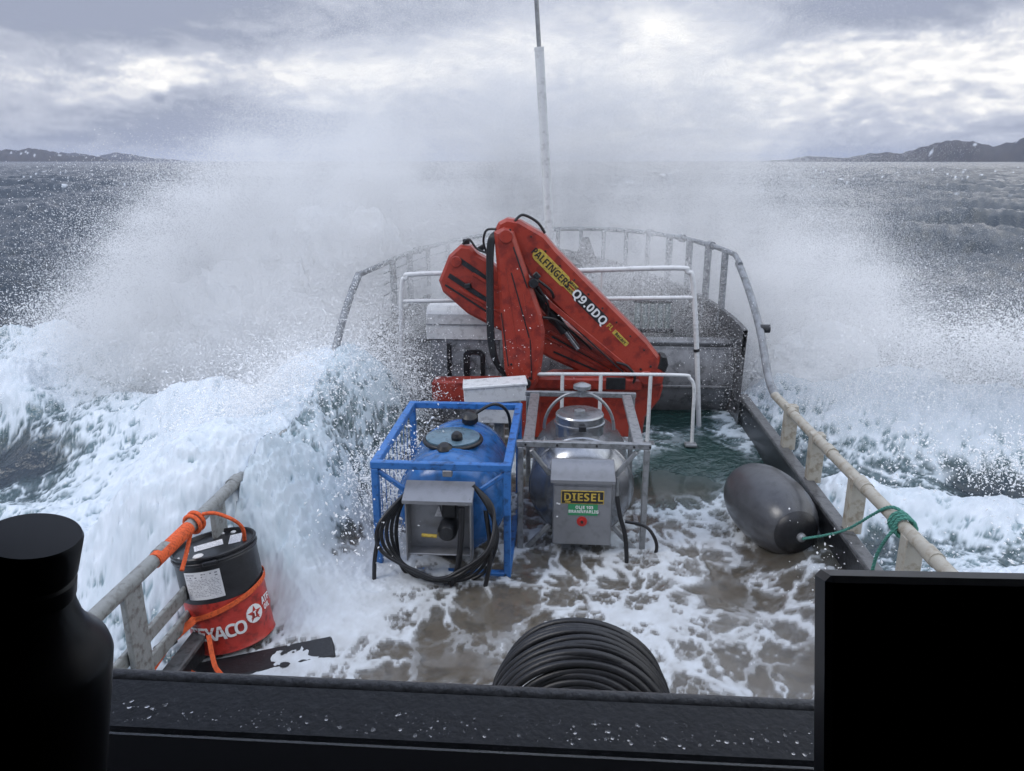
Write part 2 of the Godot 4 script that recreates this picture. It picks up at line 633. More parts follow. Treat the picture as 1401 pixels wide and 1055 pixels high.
func sea_at(x: float, f: float, r: float) -> void:
	# height, foam, aerated green
	var near := 1.0 - smoothstep(26.0, 48.0, r)
	out_in = false
	out_green = 0.0
	out_tone = 1.0
	out_milk = 0.0
	out_deep = 0.0
	# open water: steep short seas running at the bow
	var wx := x + 3.0 * n_swell.get_noise_2d(x, f)
	var wf := f + 5.0 * n_swell.get_noise_2d(x + 300.0, f)
	var h := -0.42
	var calm := smoothstep(2.0, 9.0, r)
	var p1 := sin(wf * 0.36 + wx * 0.10)
	var p2 := sin(wf * 0.62 - wx * 0.22 + 1.3)
	var p3 := sin(wf * 1.15 + wx * 0.35 + 0.4)
	h += calm * (0.34 + 0.16 * smoothstep(14.0, 30.0, r)) * p1 + calm * (0.20 * p2 + 0.17 * p3 * (0.6 + 0.4 * p1))
	var chop := n_chop.get_noise_2d(x, f * 1.25)
	h += 0.28 * (1.0 - 2.0 * absf(chop)) - 0.14 + 0.05 * sin(wf * 2.7 + wx * 0.9) * (0.5 + chop)
	if r > 120.0:
		h *= 1.0 - 0.6 * smoothstep(120.0, 3000.0, r)
	# white horses on the open water
	var cap := n_big.get_noise_2d(x * 0.40 + 50.0, f * 2.6) - 0.10 * smoothstep(0.3, -0.3, p1 + 0.6 * p2)
	var foam := smoothstep(0.58, 0.70, cap + 0.12 * p1 + 0.16 * chop) if r > 9.0 else 0.0
	foam *= smoothstep(60.0, 120.0, r)
	if near > 0.0:
		var s := absf(x - X0) - hull_half(f)
		var side := -1.0 if x < X0 else 1.0
		if s < 0.0 and f < 11.3:
			out_in = true
		var ridge := 0.0
		var crest := 0.0
		for q in RIDGES:
			var bxx: float = q[2] - q[0]
			var bff: float = q[3] - q[1]
			var t := clampf(((x - q[0]) * bxx + (f - q[1]) * bff) / (bxx * bxx + bff * bff), 0.0, 1.0)
			var dx: float = x - q[0] - t * bxx
			var df: float = f - q[1] - t * bff
			var d2: float = (dx * dx + df * df) / (q[5] * q[5])
			if d2 < 9.0:
				var e: float = exp(-d2)
				ridge += q[4] * e
				crest = maxf(crest, e)
		var big := n_big.get_noise_2d(x, f)
		ridge *= 1.0 + 0.32 * big
		var c := 0.0
		var rise := ridge
		if out_in:
			# water on the deck
			var port := smoothstep(-0.85 + 0.3 * big, -1.9 + 0.3 * big, x) * smoothstep(4.0, 4.8, f + 0.3 * big)
			var star := smoothstep(1.35, 1.95, x) * 0.22 * smoothstep(2.0, 3.5, f) * smoothstep(7.4, 6.0, f)
			var fore := 0.13 * smoothstep(6.0, 7.6, f)
			rise = ridge * port
			h = 0.045 + 0.035 * big + fore + star + ridge * port * 0.95 + 0.02 * chop
			c = 0.26 + 0.52 * big + 0.46 * port - 0.14 * smoothstep(6.0, 6.8, f) * smoothstep(-0.3, 0.4, x)
			for q in WASH:
				var ux: float = (x - q[0]) / q[2]
				var uf: float = (f - q[1]) / q[3]
				c += q[4] * exp(-ux * ux - uf * uf)
			out_deep = maxf(smoothstep(5.5, 7.3, f + 0.9 * big) * smoothstep(-1.0, 0.2, x), smoothstep(0.14, 0.42, h))
			out_green = out_deep
		else:
			h = lerpf(h, -0.12 + 0.06 * p2, near * exp(-s * 0.16) * smoothstep(16.0, 8.0, f)) + ridge
			h += 0.10 * big * near
			if side < 0.0:
				c = 0.60 * smoothstep(9.5, 3.5, s) * smoothstep(12.0, 9.5, f)
				c -= 0.75 * exp(-pow((x + 6.4) / 1.7, 2.0) - pow((f - 7.3) / 0.75, 2.0))
				c -= 0.55 * exp(-pow((x + 4.6) / 1.6, 2.0) - pow((f - 8.6) / 0.7, 2.0))
			else:
				c = 0.58 * smoothstep(11.0, 3.0, s) * smoothstep(10.5, 8.0, f)
				c -= 0.45 * smoothstep(0.55, 0.1, crest) * smoothstep(5.4, 6.6, f)
			c += 0.46 * crest + 0.42 * big + 0.15 * chop
			c *= smoothstep(12.0, 7.0, s) * smoothstep(15.0, 11.5, f)
			out_green = clampf(c * 1.5, 0.0, 1.0)
		if x < 0.0 and h > 0.5 and f < 9.0 and x > -3.6:
			h = 0.5 + 0.95 * (1.0 - exp(-(h - 0.5) / 0.95))
		if c > 0.02 and r < 34.0:
			# taken in space, so that steep faces carry the same pattern as flat ones
			var lift := rise * 1.1
			var lump := n_lump.get_noise_3d(x, lift, f)
			var e1 := n_cell.get_noise_3d(x, lift, f) + 1.0
			var e2 := 0.5
			if r < 18.0:
				e2 = n_cell2.get_noise_3d(x, lift, f) + 1.0
			# walls of the bubble net thicken into a closed sheet as the cover grows
			var wet := 1.0 if out_in and h < 0.25 else 0.0
			var t1 := 0.02 + 0.46 * c * c + (0.13 - 0.05 * wet) * lump + 0.05 * wet
			var t2 := 0.45 * c * c * c + (0.20 - 0.12 * wet) * lump - 0.02 * wet
			var net := maxf(smoothstep(t1 + 0.13 + 0.10 * wet, t1 - 0.06 - 0.06 * wet, e1) * smoothstep(0.0, 0.25, c), smoothstep(t2 + 0.16 + 0.14 * wet, t2 - 0.08 - 0.06 * wet, e2) * smoothstep(0.15, 0.45, c))
			var sheet := smoothstep(0.78, 1.30, c - 0.22 * e1 - 0.18 * e2 + 0.5 * lump)
			foam = maxf(foam, maxf(net, sheet))
			out_milk = smoothstep(0.10, 0.95, c + 0.35 * lump)
			out_tone = clampf(0.72 + 0.5 * lump - 0.22 * e2 + 0.25 * (c - 0.6), 0.0, 1.0)
			var thick := clampf(c, 0.0, 1.2)
			if out_in:
				thick *= 0.30 + 0.7 * smoothstep(0.15, 0.5, h)
			h += 0.008 * foam + thick * (0.045 * (0.7 - 1.5 * absf(lump)) + 0.018 * (0.5 - e2) + 0.045 * (0.4 - e1)) * smoothstep(0.1, 0.5, c)
	out_h = h
	out_foam = foam


func build_sea() -> void:
	sea_noise()
	var angles := PackedFloat32Array()
	var step := 0.095 / QUALITY
	var a := 0.0
	var half := PackedFloat32Array()
	while a < 180.0:
		half.append(a)
		if a > 41.0:
			step *= 1.22
			step = minf(step, 6.0)
		a += step
	half.append(180.0)
	for i in range(half.size() - 1, 0, -1):
		angles.append(-half[i])
	angles.append_array(half)
	var radii := PackedFloat32Array()
	var r := 2.9
	while r < 15000.0:
		radii.append(r)
		var ratio := 0.0046
		if r > 11.0:
			ratio = lerpf(0.0046, 0.011, clampf((r - 11.0) / 30.0, 0.0, 1.0)) + 0.013 * smoothstep(120.0, 400.0, r)
		r *= 1.0 + ratio / QUALITY
	radii.append(15000.0)
	var nc := angles.size()
	var nr := radii.size()
	var pos := PackedVector3Array()
	var col := PackedColorArray()
	var fom := PackedFloat32Array()
	var where := PackedByteArray()
	pos.resize(nc * nr)
	col.resize(nc * nr)
	fom.resize(nc * nr)
	where.resize(nc * nr)
	var sx := PackedFloat32Array()
	var sf := PackedFloat32Array()
	for j in nc:
		sx.append(sin(deg_to_rad(angles[j] - 3.9)))
		sf.append(cos(deg_to_rad(angles[j] - 3.9)))
	var white := Color(0.68, 0.73, 0.785)
	var milk_sea := Color(0.25, 0.345, 0.39)
	var milk_deck := Color(0.29, 0.285, 0.275)
	var deck_green := Color(0.018, 0.045, 0.042)
	var deep := Color(0.026, 0.038, 0.050)
	var green := Color(0.035, 0.085, 0.085)
	var murk := Color(0.13, 0.116, 0.095)
	var k := 0
	for i in nr:
		r = radii[i]
		for j in nc:
			var x := r * sx[j]
			var f := r * sf[j]
			sea_at(x, f, r)
			pos[k] = Vector3(x, out_h, -f)
			fom[k] = out_foam
			var w := 0
			var base := deep.lerp(green, out_green)
			var milk := milk_sea
			if out_in:
				w = 1 if out_deep < 0.36 else (2 if out_deep < 0.7 else 3)
				base = murk.lerp(deck_green, smoothstep(0.1, 0.8, out_deep))
				milk = milk_deck.lerp(milk_sea, out_deep)
			where[k] = w
			col[k] = base.lerp(milk, out_milk * 0.85).lerp(milk.lerp(white, (0.30 if w == 0 else 0.14) + (0.70 if w == 0 else 0.58) * out_tone), out_foam)
			k += 1
	var nor := PackedVector3Array()
	nor.resize(nc * nr)
	k = 0
	for i in nr:
		var up := nc if i < nr - 1 else 0
		var dn := nc if i > 0 else 0
		for j in nc:
			var e := 1 if j < nc - 1 else 0
			var w2 := 1 if j > 0 else 0
			nor[k] = (pos[k + e] - pos[k - w2]).cross(pos[k + up] - pos[k - dn]).normalized()
			if nor[k].y < 0.0:
				nor[k] = -nor[k]
			k += 1
	# three kinds of faces: foam, deep water, shallow water over the deck
	var s_foam := PackedInt32Array()
	var s_sea := PackedInt32Array()
	var s_sha := PackedInt32Array()
	var s_df := PackedInt32Array()
	var s_dd := PackedInt32Array()
	var s_mid := PackedInt32Array()
	for i in nr - 1:
		for j in nc - 1:
			k = i * nc + j
			var q := PackedInt32Array([k, k + nc + 1, k + 1, k, k + nc, k + nc + 1])
			var fm := fom[k] + fom[k + 1] + fom[k + nc] + fom[k + nc + 1]
			var w := where[k]
			if w == 0:
				if fm > 2.0: s_foam.append_array(q)
				else: s_sea.append_array(q)
			elif fm > 2.7: s_df.append_array(q)
			elif fm > 1.3: s_mid.append_array(q)
			elif w == 1: s_sha.append_array(q)
			elif w == 2: s_mid.append_array(q)
			else: s_dd.append_array(q)
	var sea := ArrayMesh.new()
	pack(sea, s_sea, pos, nor, col, M.water)
	pack(sea, s_foam, pos, nor, col, M.foam)
	var o := MeshInstance3D.new()
	o.name = numbered("sea")
	o.mesh = sea
	add_child(o)
	tag(o, "grey rough sea with white foam and breaking crests round the boat", "sea", "", "structure")
	var dw := ArrayMesh.new()
	pack(dw, s_sha, pos, nor, col, M.shallow)
	pack(dw, s_mid, pos, nor, col, M.half_deep)
	pack(dw, s_dd, pos, nor, col, M.water)
	pack(dw, s_df, pos, nor, col, M.foam)
	var d := MeshInstance3D.new()
	d.name = numbered("water_on_deck")
	d.mesh = dw
	add_child(d)
	tag(d, "foamy green water washing over the brown foredeck", "water", "", "structure")


func pack(am: ArrayMesh, idx: PackedInt32Array, pos: PackedVector3Array, nor: PackedVector3Array, col: PackedColorArray, m: Material) -> void:
	if idx.is_empty():
		return
	var to := PackedInt32Array()
	to.resize(pos.size())
	to.fill(-1)
	var p := PackedVector3Array()
	var n := PackedVector3Array()
	var c := PackedColorArray()
	var uv := PackedVector2Array()
	for i in idx.size():
		var v := idx[i]
		if to[v] < 0:
			to[v] = p.size()
			p.append(pos[v])
			n.append(nor[v])
			c.append(col[v])
			uv.append(Vector2(pos[v].x, pos[v].z) * 0.31)
		idx[i] = to[v]
	var arr := []
	arr.resize(Mesh.ARRAY_MAX)
	arr[Mesh.ARRAY_VERTEX] = p
	arr[Mesh.ARRAY_NORMAL] = n
	arr[Mesh.ARRAY_COLOR] = c
	arr[Mesh.ARRAY_TEX_UV] = uv
	arr[Mesh.ARRAY_INDEX] = idx
	am.add_surface_from_arrays(Mesh.PRIMITIVE_TRIANGLES, arr)
	am.surface_set_material(am.get_surface_count() - 1, m)


# ============================================================ hills
func build_hills() -> void:
	var n := FastNoiseLite.new()
	n.seed = 60
	n.frequency = 0.0035
	n.fractal_octaves = 6
	n.fractal_gain = 0.5
	# az0, az1 degrees, distance, depth, [[az, height, width]...], snow, label
	var ranges := [
		[12.0, 50.0, 4600.0, 900.0, [[17.0, 26.0, 2.4], [21.0, 46.0, 2.6], [25.0, 108.0, 3.2], [30.5, 132.0, 4.2], [37.0, 150.0, 5.0], [44.0, 90.0, 4.0]], "dark rocky headland with snow patches on the right horizon", "hills"],
		[-52.0, -29.5, 6500.0, 900.0, [[-37.0, 85.0, 2.6], [-34.5, 84.0, 2.2], [-32.0, 42.0, 2.0], [-41.0, 120.0, 3.0], [-47.0, 90.0, 3.0]], "low dark hills on the far left horizon", "hills"],
		[-40.0, -25.0, 9800.0, 900.0, [[-33.0, 90.0, 2.4], [-30.0, 84.0, 2.0], [-28.0, 30.0, 1.6], [-36.0, 110.0, 2.5]], "pale distant ridge behind the low hills on the left", "hills"],
	]
	for q in ranges:
		var st := SurfaceTool.new()
		st.begin(Mesh.PRIMITIVE_TRIANGLES)
		st.set_smooth_group(0)
		var cols := 260
		var rows := 16
		for i in cols + 1:
			var az: float = lerpf(q[0], q[1], float(i) / cols)
			var top := 0.0
			for b in q[4]:
				top = maxf(top, b[1] * exp(-pow((az - b[0]) / b[2], 2.0)))
			var edge: float = smoothstep(q[0], q[0] + 3.0, az) * smoothstep(q[1], q[1] - 2.0, az)
			for j in rows + 1:
				var v := float(j) / rows
				var dist: float = q[2] + q[3] * v
				var x := dist * sin(deg_to_rad(az))
				var f := dist * cos(deg_to_rad(az))
				var prof := sin(PI * pow(v, 0.8))
				var hh: float = top * edge * prof * (1.0 + 0.28 * n.get_noise_2d(x, f)) + 14.0 * edge * prof * (n.get_noise_2d(x * 3.0, f * 3.0) + 0.1) - 3.0
				var pt := n.get_noise_2d(x * 7.0 + 900.0, f * 4.0)
				var rock := Color(0.030, 0.030, 0.034).lerp(Color(0.065, 0.058, 0.052), clampf(0.5 + pt, 0.0, 1.0))
				if pt > 0.43 and v > 0.1:
					rock = Color(0.55, 0.58, 0.62)
				st.set_color(rock)
				st.add_vertex(P(x, hh, f))
		for i in cols:
			for j in rows:
				var a := i * (rows + 1) + j
				for e in [a, a + 1, a + rows + 2, a, a + rows + 2, a + rows + 1]:
					st.add_index(e)
		var m := StandardMaterial3D.new()
		m.vertex_color_use_as_albedo = true
		m.roughness = 0.95
		var o := obj("hills", st, m)
		tag(o, q[5], q[6], "", "structure")


# ============================================================ hull
func build_hull() -> void:
	var boat := thing("boat_hull", "grey workboat foredeck with tube rails, black bulwarks and raised bow", "boat")
	# deck plate
	var st := mb()
	bx(st, P(X0, -0.03, 4.95), Vector3(4.1, 0.06, 7.6))
	obj("deck", st, M.deck_paint, boat)
	# hull sides below the rail, outside and inside
	for s in [-1, 1]:
		st = mb()
		var x: float = X0 + s * 2.12
		var lift := 0.45 if s > 0 else 0.14
		bx(st, P(x, lift - 0.8, 4.2), Vector3(0.06, 1.60, 8.4), Basis(), 0.01)
		obj("bulwark", st, M.black_steel, boat)
		st = mb()
		bx(st, P(x + s * 0.005, lift + 0.025, 4.2), Vector3(0.10, 0.04, 8.4), Basis(), 0.008)
		obj("bulwark_cap", st, M.cap_paint, boat)
	# bow shell from frame 8.4 to the stem
	st = mb(true)
	var outl := PackedVector2Array()
	for i in 41:
		var t := lerpf(-PI / 2, PI / 2, i / 40.0)
		outl.append(Vector2(X0 + 2.12 * sin(t), 8.4 + 2.9 * cos(t)))
	for i in 40:
		var a := outl[i]
		var b := outl[i + 1]
		var c := Vector2(X0, 8.4)
		var ai := a + (c - a).normalized() * 0.05
		var bi := b + (c - b).normalized() * 0.05
		var ha := bow_top(a) - 0.27 - 0.20 * absf(a.x - X0)
		var hb := bow_top(b) - 0.27 - 0.20 * absf(b.x - X0)
		quad(st, P(a.x, ha, a.y), P(b.x, hb, b.y), P(b.x * 0.93, -1.2, b.y * 0.96), P(a.x * 0.93, -1.2, a.y * 0.96), P(X0, 0.5, 8.4))
		quad(st, P(ai.x, ha, ai.y), P(bi.x, hb, bi.y), P(bi.x, 0.9, bi.y), P(ai.x, 0.9, ai.y), P(a.x * 2.0, 0.5, 14.0))
		st.set_smooth_group(-1)
		quad(st, P(a.x, ha, a.y), P(b.x, hb, b.y), P(bi.x, hb, bi.y), P(ai.x, ha, ai.y), P(X0, -3, 8.4))
		st.set_smooth_group(0)
	obj("bow_bulwark", st, M.bow_paint, boat)
	# foredeck plate and the rounded bulkhead below it
	st = mb()
	var plate := PackedVector2Array()
	for i in 41:
		plate.append(outl[i] * Vector2(0.985, 1.0) - Vector2(0, 0.03))
	plate.append(Vector2(X0 + 2.08, 8.75))
	plate.append(Vector2(X0 - 2.08, 8.75))
	prism(st, plate, 0.94, 0.99, 0.01, Transform3D(Basis(Vector3(1, 0, 0), Vector3(0, 0, -1), Vector3(0, 1, 0)), Vector3.ZERO))
	obj("foredeck", st, M.bow_paint, boat)
	st = mb(true)
	var prof := [Vector2(8.92, -0.05), Vector2(8.80, 0.12), Vector2(8.68, 0.32), Vector2(8.63, 0.52), Vector2(8.66, 0.72), Vector2(8.74, 0.88), Vector2(8.86, 0.985), Vector2(9.0, 1.0)]
	for i in prof.size() - 1:
		for k in 8:
			var xa := X0 - 2.06 + 4.12 * k / 8.0
			var xb := X0 - 2.06 + 4.12 * (k + 1) / 8.0
			quad(st, P(xa, prof[i].y, prof[i].x), P(xb, prof[i].y, prof[i].x), P(xb, prof[i + 1].y, prof[i + 1].x), P(xa, prof[i + 1].y, prof[i + 1].x), P(X0, 0.4, 11.0))
	obj("bulkhead", st, M.bulkhead_paint, boat)
	st = mb()
	bx(st, P(X0 + 0.95, 0.50, 8.62), Vector3(2.2, 0.03, 0.02))
	obj("bulkhead_seam", st, M.bulkhead_paint, boat)
	# main rails
	st = mb(true)
	tube(st, smooth_path([P(2.06, 0.95, 1.2), P(2.06, 0.92, 3.0), P(2.06, 0.895, 4.3), P(2.06, 0.85, 6.0), P(2.05, 0.83, 7.25)], 4), 0.042, 12)
	obj("rail", st, M.rail_paint, boat)
	st = mb(true)
	tube(st, smooth_path([P(2.05, 0.83, 7.22), P(2.04, 0.95, 7.5), P(2.03, 1.335, 7.95), P(2.01, 1.66, 8.5), P(1.98, 1.885, 8.95)], 5), 0.040, 12)
	obj("rail", st, M.grey_paint, boat)
	st = mb(true)
	tube(st, smooth_path([P(-2.28, 0.86, 1.2), P(-2.27, 0.85, 3.3), P(-2.26, 0.85, 4.4), P(-2.26, 0.85, 6.0), P(-2.25, 0.86, 7.0)], 4), 0.042, 12)
	obj("rail", st, M.port_rail_paint, boat)
	st = mb(true)
	tube(st, smooth_path([P(-2.25, 0.86, 7.0), P(-2.24, 1.27, 7.3), P(-2.22, 1.6, 7.7), P(-2.2, 1.83, 8.1)], 5), 0.04, 12)
	obj("rail", st, M.grey_paint, boat)
	# couplings on the starboard rail
	for f in [3.9, 4.9, 5.6, 6.6]:
		st = mb(true)
		line(st, P(2.06, 0.905 - (f - 3.9) * 0.024, f), P(2.06, 0.903 - (f - 3.9) * 0.024, f + 0.12), 0.048, 12)
		obj("rail_coupling", st, M.rail_paint, boat)
	for f in [3.75, 4.75]:
		st = mb(true)
		line(st, P(-2.265, 0.85, f), P(-2.265, 0.85, f + 0.1), 0.048, 12)
		obj("rail_coupling", st, M.port_rail_paint, boat)
	# flat stanchions on the bulwark
	for f in [3.35, 4.22, 5.1, 6.0, 6.75]:
		st = mb()
		bx(st, P(2.07, 0.68, f), Vector3(0.11, 0.42, 0.09), Basis(), 0.006)
		obj("stanchion", st, M.rail_paint, boat)
	for f in [2.7, 3.45, 4.5]:
		st = mb()
		bx(st, P(-2.26, 0.50, f), Vector3(0.035, 0.68, 0.17), Basis(), 0.006)
		obj("stanchion", st, M.port_rail_paint, boat)
	for h in [0.27, 0.44]:
		st = mb()
		bx(st, P(-2.30, h, 4.2), Vector3(0.03, 0.09, 8.0), Basis(), 0.006)
		obj("side_board", st, M.port_rail_paint, boat)
	# bow rail: over the bulwark round the stem, with stanchions
	st = mb(true)
	var rail := PackedVector3Array()
	for i in range(3, 38):
		rail.append(P(outl[i].x, bow_top(outl[i]), outl[i].y))
	rail.insert(0, P(-2.2, 1.83, 8.1))
	rail.append(P(1.98, 1.885, 8.85))
	tube(st, rail, 0.030, 10)
	obj("bow_rail", st, M.grey_paint, boat)
	for i in [4, 6, 8, 10, 12, 14, 16, 18, 20, 22, 24, 26, 28, 30, 32, 34, 36]:
		var p := outl[i]
		var top := bow_top(p)
		st = mb()
		var inward := Vector2(X0 - p.x, 8.0 - p.y).normalized()
		var z := Vector3(inward.x, 0, -inward.y)
		var b := Basis(Vector3.UP.cross(z).normalized(), Vector3.UP, z)
		var wide := 0.055 if i > 7 and i < 30 else 0.085
		var len := 0.95 if wide > 0.06 else 0.5
		bx(st, P(p.x, top - len * 0.5, p.y) + z * 0.03, Vector3(wide, len, 0.04), b, 0.006)
		obj("bow_stanchion", st, M.grey_paint, boat)
	for i in [28, 31, 34, 7]:
		st = mb(true)
		var c := P(outl[i].x, bow_top(outl[i]), outl[i].y)
		var d := P(outl[i + 1].x, bow_top(outl[i + 1]), outl[i + 1].y)
		line(st, c - (d - c) * 0.12, c + (d - c) * 0.25, 0.052, 12)
		obj("rail_clamp", st, M.grey_paint, boat)
	# thin wires under the port bow rail
	for k in 3:
		st = mb(true)
		var wire := PackedVector3Array()
		for i in range(3, 20):
			wire.append(P(outl[i].x, bow_top(outl[i]) - 0.12 - 0.13 * k, outl[i].y))
		tube(st, wire, 0.008, 5)
		obj("guard_wire", st, M.grey_paint, boat)
	# stem bracket inside the bow
	st = mb()
	prism(st, PackedVector2Array([Vector2(-0.42, 0.99), Vector2(-0.05, 1.98), Vector2(0.03, 1.98), Vector2(0.42, 0.99)]), -0.03, 0.03, 0.008, Transform3D(Basis(), P(0.3, 0, 10.95)))
	obj("stem_bracket", st, M.bow_paint, boat)
	# roller at the break of the rail
	st = mb(true)
	line(st, P(2.03, 1.335, 7.95), P(2.13, 1.335, 7.95), 0.045, 12)
	obj("rail_roller", st, M.black_steel, boat)


func bow_top(p: Vector2) -> float:
	return 1.87 + (p.y - 8.8) * 0.075 + 0.035 * (p.x - X0)


# ============================================================ wheelhouse
func build_wheelhouse() -> void:
	var wh := thing("wheelhouse", "dark wheelhouse front with wet black sill under the window", "wheelhouse")
	var st := mb()
	# wet ledge outside the window
	bx(st, P(-0.1, 2.055, 1.09), Vector3(4.3, 0.07, 0.125), Basis(Vector3.RIGHT, 0.10), 0.01)
	obj("window_sill", st, M.sill_paint, wh)
	st = mb(true)
	tube(st, PackedVector3Array([P(-2.25, 2.082, 1.158), P(2.05, 2.082, 1.158)]), 0.017, 12)
	obj("sill_rim", st, M.sill_rim, wh)
	st = mb()
	bx(st, P(-0.1, 1.0, 1.09), Vector3(4.3, 2.02, 0.08))
	obj("front_wall", st, M.wheelhouse_white, wh)
	st = mb()
	bx(st, P(-0.1, 2.045, 0.96), Vector3(4.3, 0.09, 0.12), Basis(), 0.012)
	obj("window_frame", st, M.cabin_black, wh)
	st = mb()
	bx(st, P(-0.1, 1.96, 0.65), Vector3(4.3, 0.06, 0.5), Basis(), 0.02)
	obj("dashboard", st, M.cabin_black, wh)
	st = mb()
	bx(st, P(-0.1, 3.62, -0.3), Vector3(4.6, 0.08, 3.2))
	obj("roof", st, M.cabin_black, wh)
	st = mb()
	bx(st, P(-0.1, 3.46, 1.06), Vector3(4.4, 0.24, 0.06))
	obj("window_header", st, M.cabin_black, wh)
	for s in [-1, 1]:
		st = mb()
		bx(st, P(-0.1 + s * 2.2, 2.2, -0.3), Vector3(0.06, 2.8, 2.8))
		obj("side_wall", st, M.cabin_black, wh)
	st = mb()
	bx(st, P(-0.1, 2.2, -1.7), Vector3(4.5, 2.8, 0.06))
	obj("rear_wall", st, M.cabin_black, wh)
	st = mb()
	bx(st, P(-0.1, 0.8, -0.3), Vector3(4.5, 0.06, 2.8))
	obj("cabin_floor", st, M.cabin_black, wh)
	st = mb()
	bx(st, P(-0.1, 2.715, 1.012), Vector3(4.3, 1.25, 0.006), Basis(), 0.0005)
	obj("window_pane", st, M.glass, wh)
	# water drops on the sill
	var drop := SphereMesh.new()
	drop.radius = 1.0
	drop.height = 2.0
	drop.radial_segments = 10
	drop.rings = 5
	drop.material = M.drop
	var mm := MultiMesh.new()
	mm.transform_format = MultiMesh.TRANSFORM_3D
	mm.mesh = drop
	mm.instance_count = 650
	for i in 650:
		var x := rng.randf_range(-1.0, 0.75)
		var f := rng.randf_range(1.032, 1.135)
		var s := 0.0007 + 0.0028 * pow(rng.randf(), 4.0)
		var y := 2.0945 + (1.09 - f) * 0.10 - 0.0035
		mm.set_instance_transform(i, Transform3D(Basis.from_euler(Vector3(0, rng.randf() * TAU, 0)).scaled_local(Vector3(s * rng.randf_range(1.0, 1.7), s * 0.38, s)), P(x, y, f)))
	var o := MultiMeshInstance3D.new()
	o.name = numbered("water_drops")
	o.multimesh = mm
	add_child(o)
	tag(o, "beads of water lying on the black window sill", "water drops", "", "stuff")
	# black plastic bottle inside the window, on the left
	var bt := thing("plastic_bottle", "black plastic bottle with screw cap inside the window on the left", "bottle", P(-0.585, 1.979, 0.55))
	var tilt := Transform3D(Basis(Vector3(0, 0, 1), -0.215) * Basis(Vector3(1, 0, 0), 0.02), Vector3.ZERO)
	st = mb(true)
	lathe(st, [Vector2(0, 0), Vector2(0.058, 0.0), Vector2(0.064, 0.008), Vector2(0.064, 0.40), Vector2(0.0645, 0.60), Vector2(0.064, 0.628), Vector2(0.061, 0.636), Vector2(0.050, 0.647), Vector2(0.040, 0.662), Vector2(0.0335, 0.680), Vector2(0.031, 0.694), Vector2(0, 0.694)], 56, tilt)
	obj("body", st, M.gloss_black, bt)
	st = mb(true)
	lathe(st, [Vector2(0.0, 0.69), Vector2(0.0325, 0.69), Vector2(0.033, 0.692), Vector2(0.033, 0.706), Vector2(0.0305, 0.708), Vector2(0.0305, 0.711), Vector2(0.0335, 0.713), Vector2(0.0365, 0.744), Vector2(0.0350, 0.7475), Vector2(0, 0.748)], 56, tilt)
	obj("cap", st, M.gloss_black, bt)
	# dark display on the right
	var mo := thing("display_screen", "switched off black display with bezel inside the window on the right", "display", P(0.414, 1.954, 0.53))
	mo.basis = Basis(Vector3.UP, 0.03) * Basis(Vector3.RIGHT, -0.30)
	st = mb()
	bx(st, Vector3(0.06, 0.42, 0), Vector3(0.40, 0.50, 0.04), Basis(), 0.006)
	obj("casing", st, M.gloss_black, mo)
	st = mb()
	for e in [[Vector3(-0.085, 0.38, 0.0215), Vector3(-0.085, 0.555, 0.0215)], [Vector3(-0.085, 0.555, 0.0215), Vector3(0.2, 0.555, 0.0215)]]:
		beam(st, e[0], e[1], 0.004, 0.004, Vector3.BACK, 0.001)
	obj("bezel", st, M.gloss_black, mo)
	st = mb()
	bx(st, Vector3(0.06, 0.08, 0), Vector3(0.08, 0.2, 0.03), Basis(), 0.004)
	obj("stand", st, M.cabin_black, mo)


# ============================================================ crane
func v2(a: Array) -> PackedVector2Array:
	var out := PackedVector2Array()
	for i in range(0, a.size(), 2):
		out.append(Vector2(a[i], a[i + 1]))
	return out


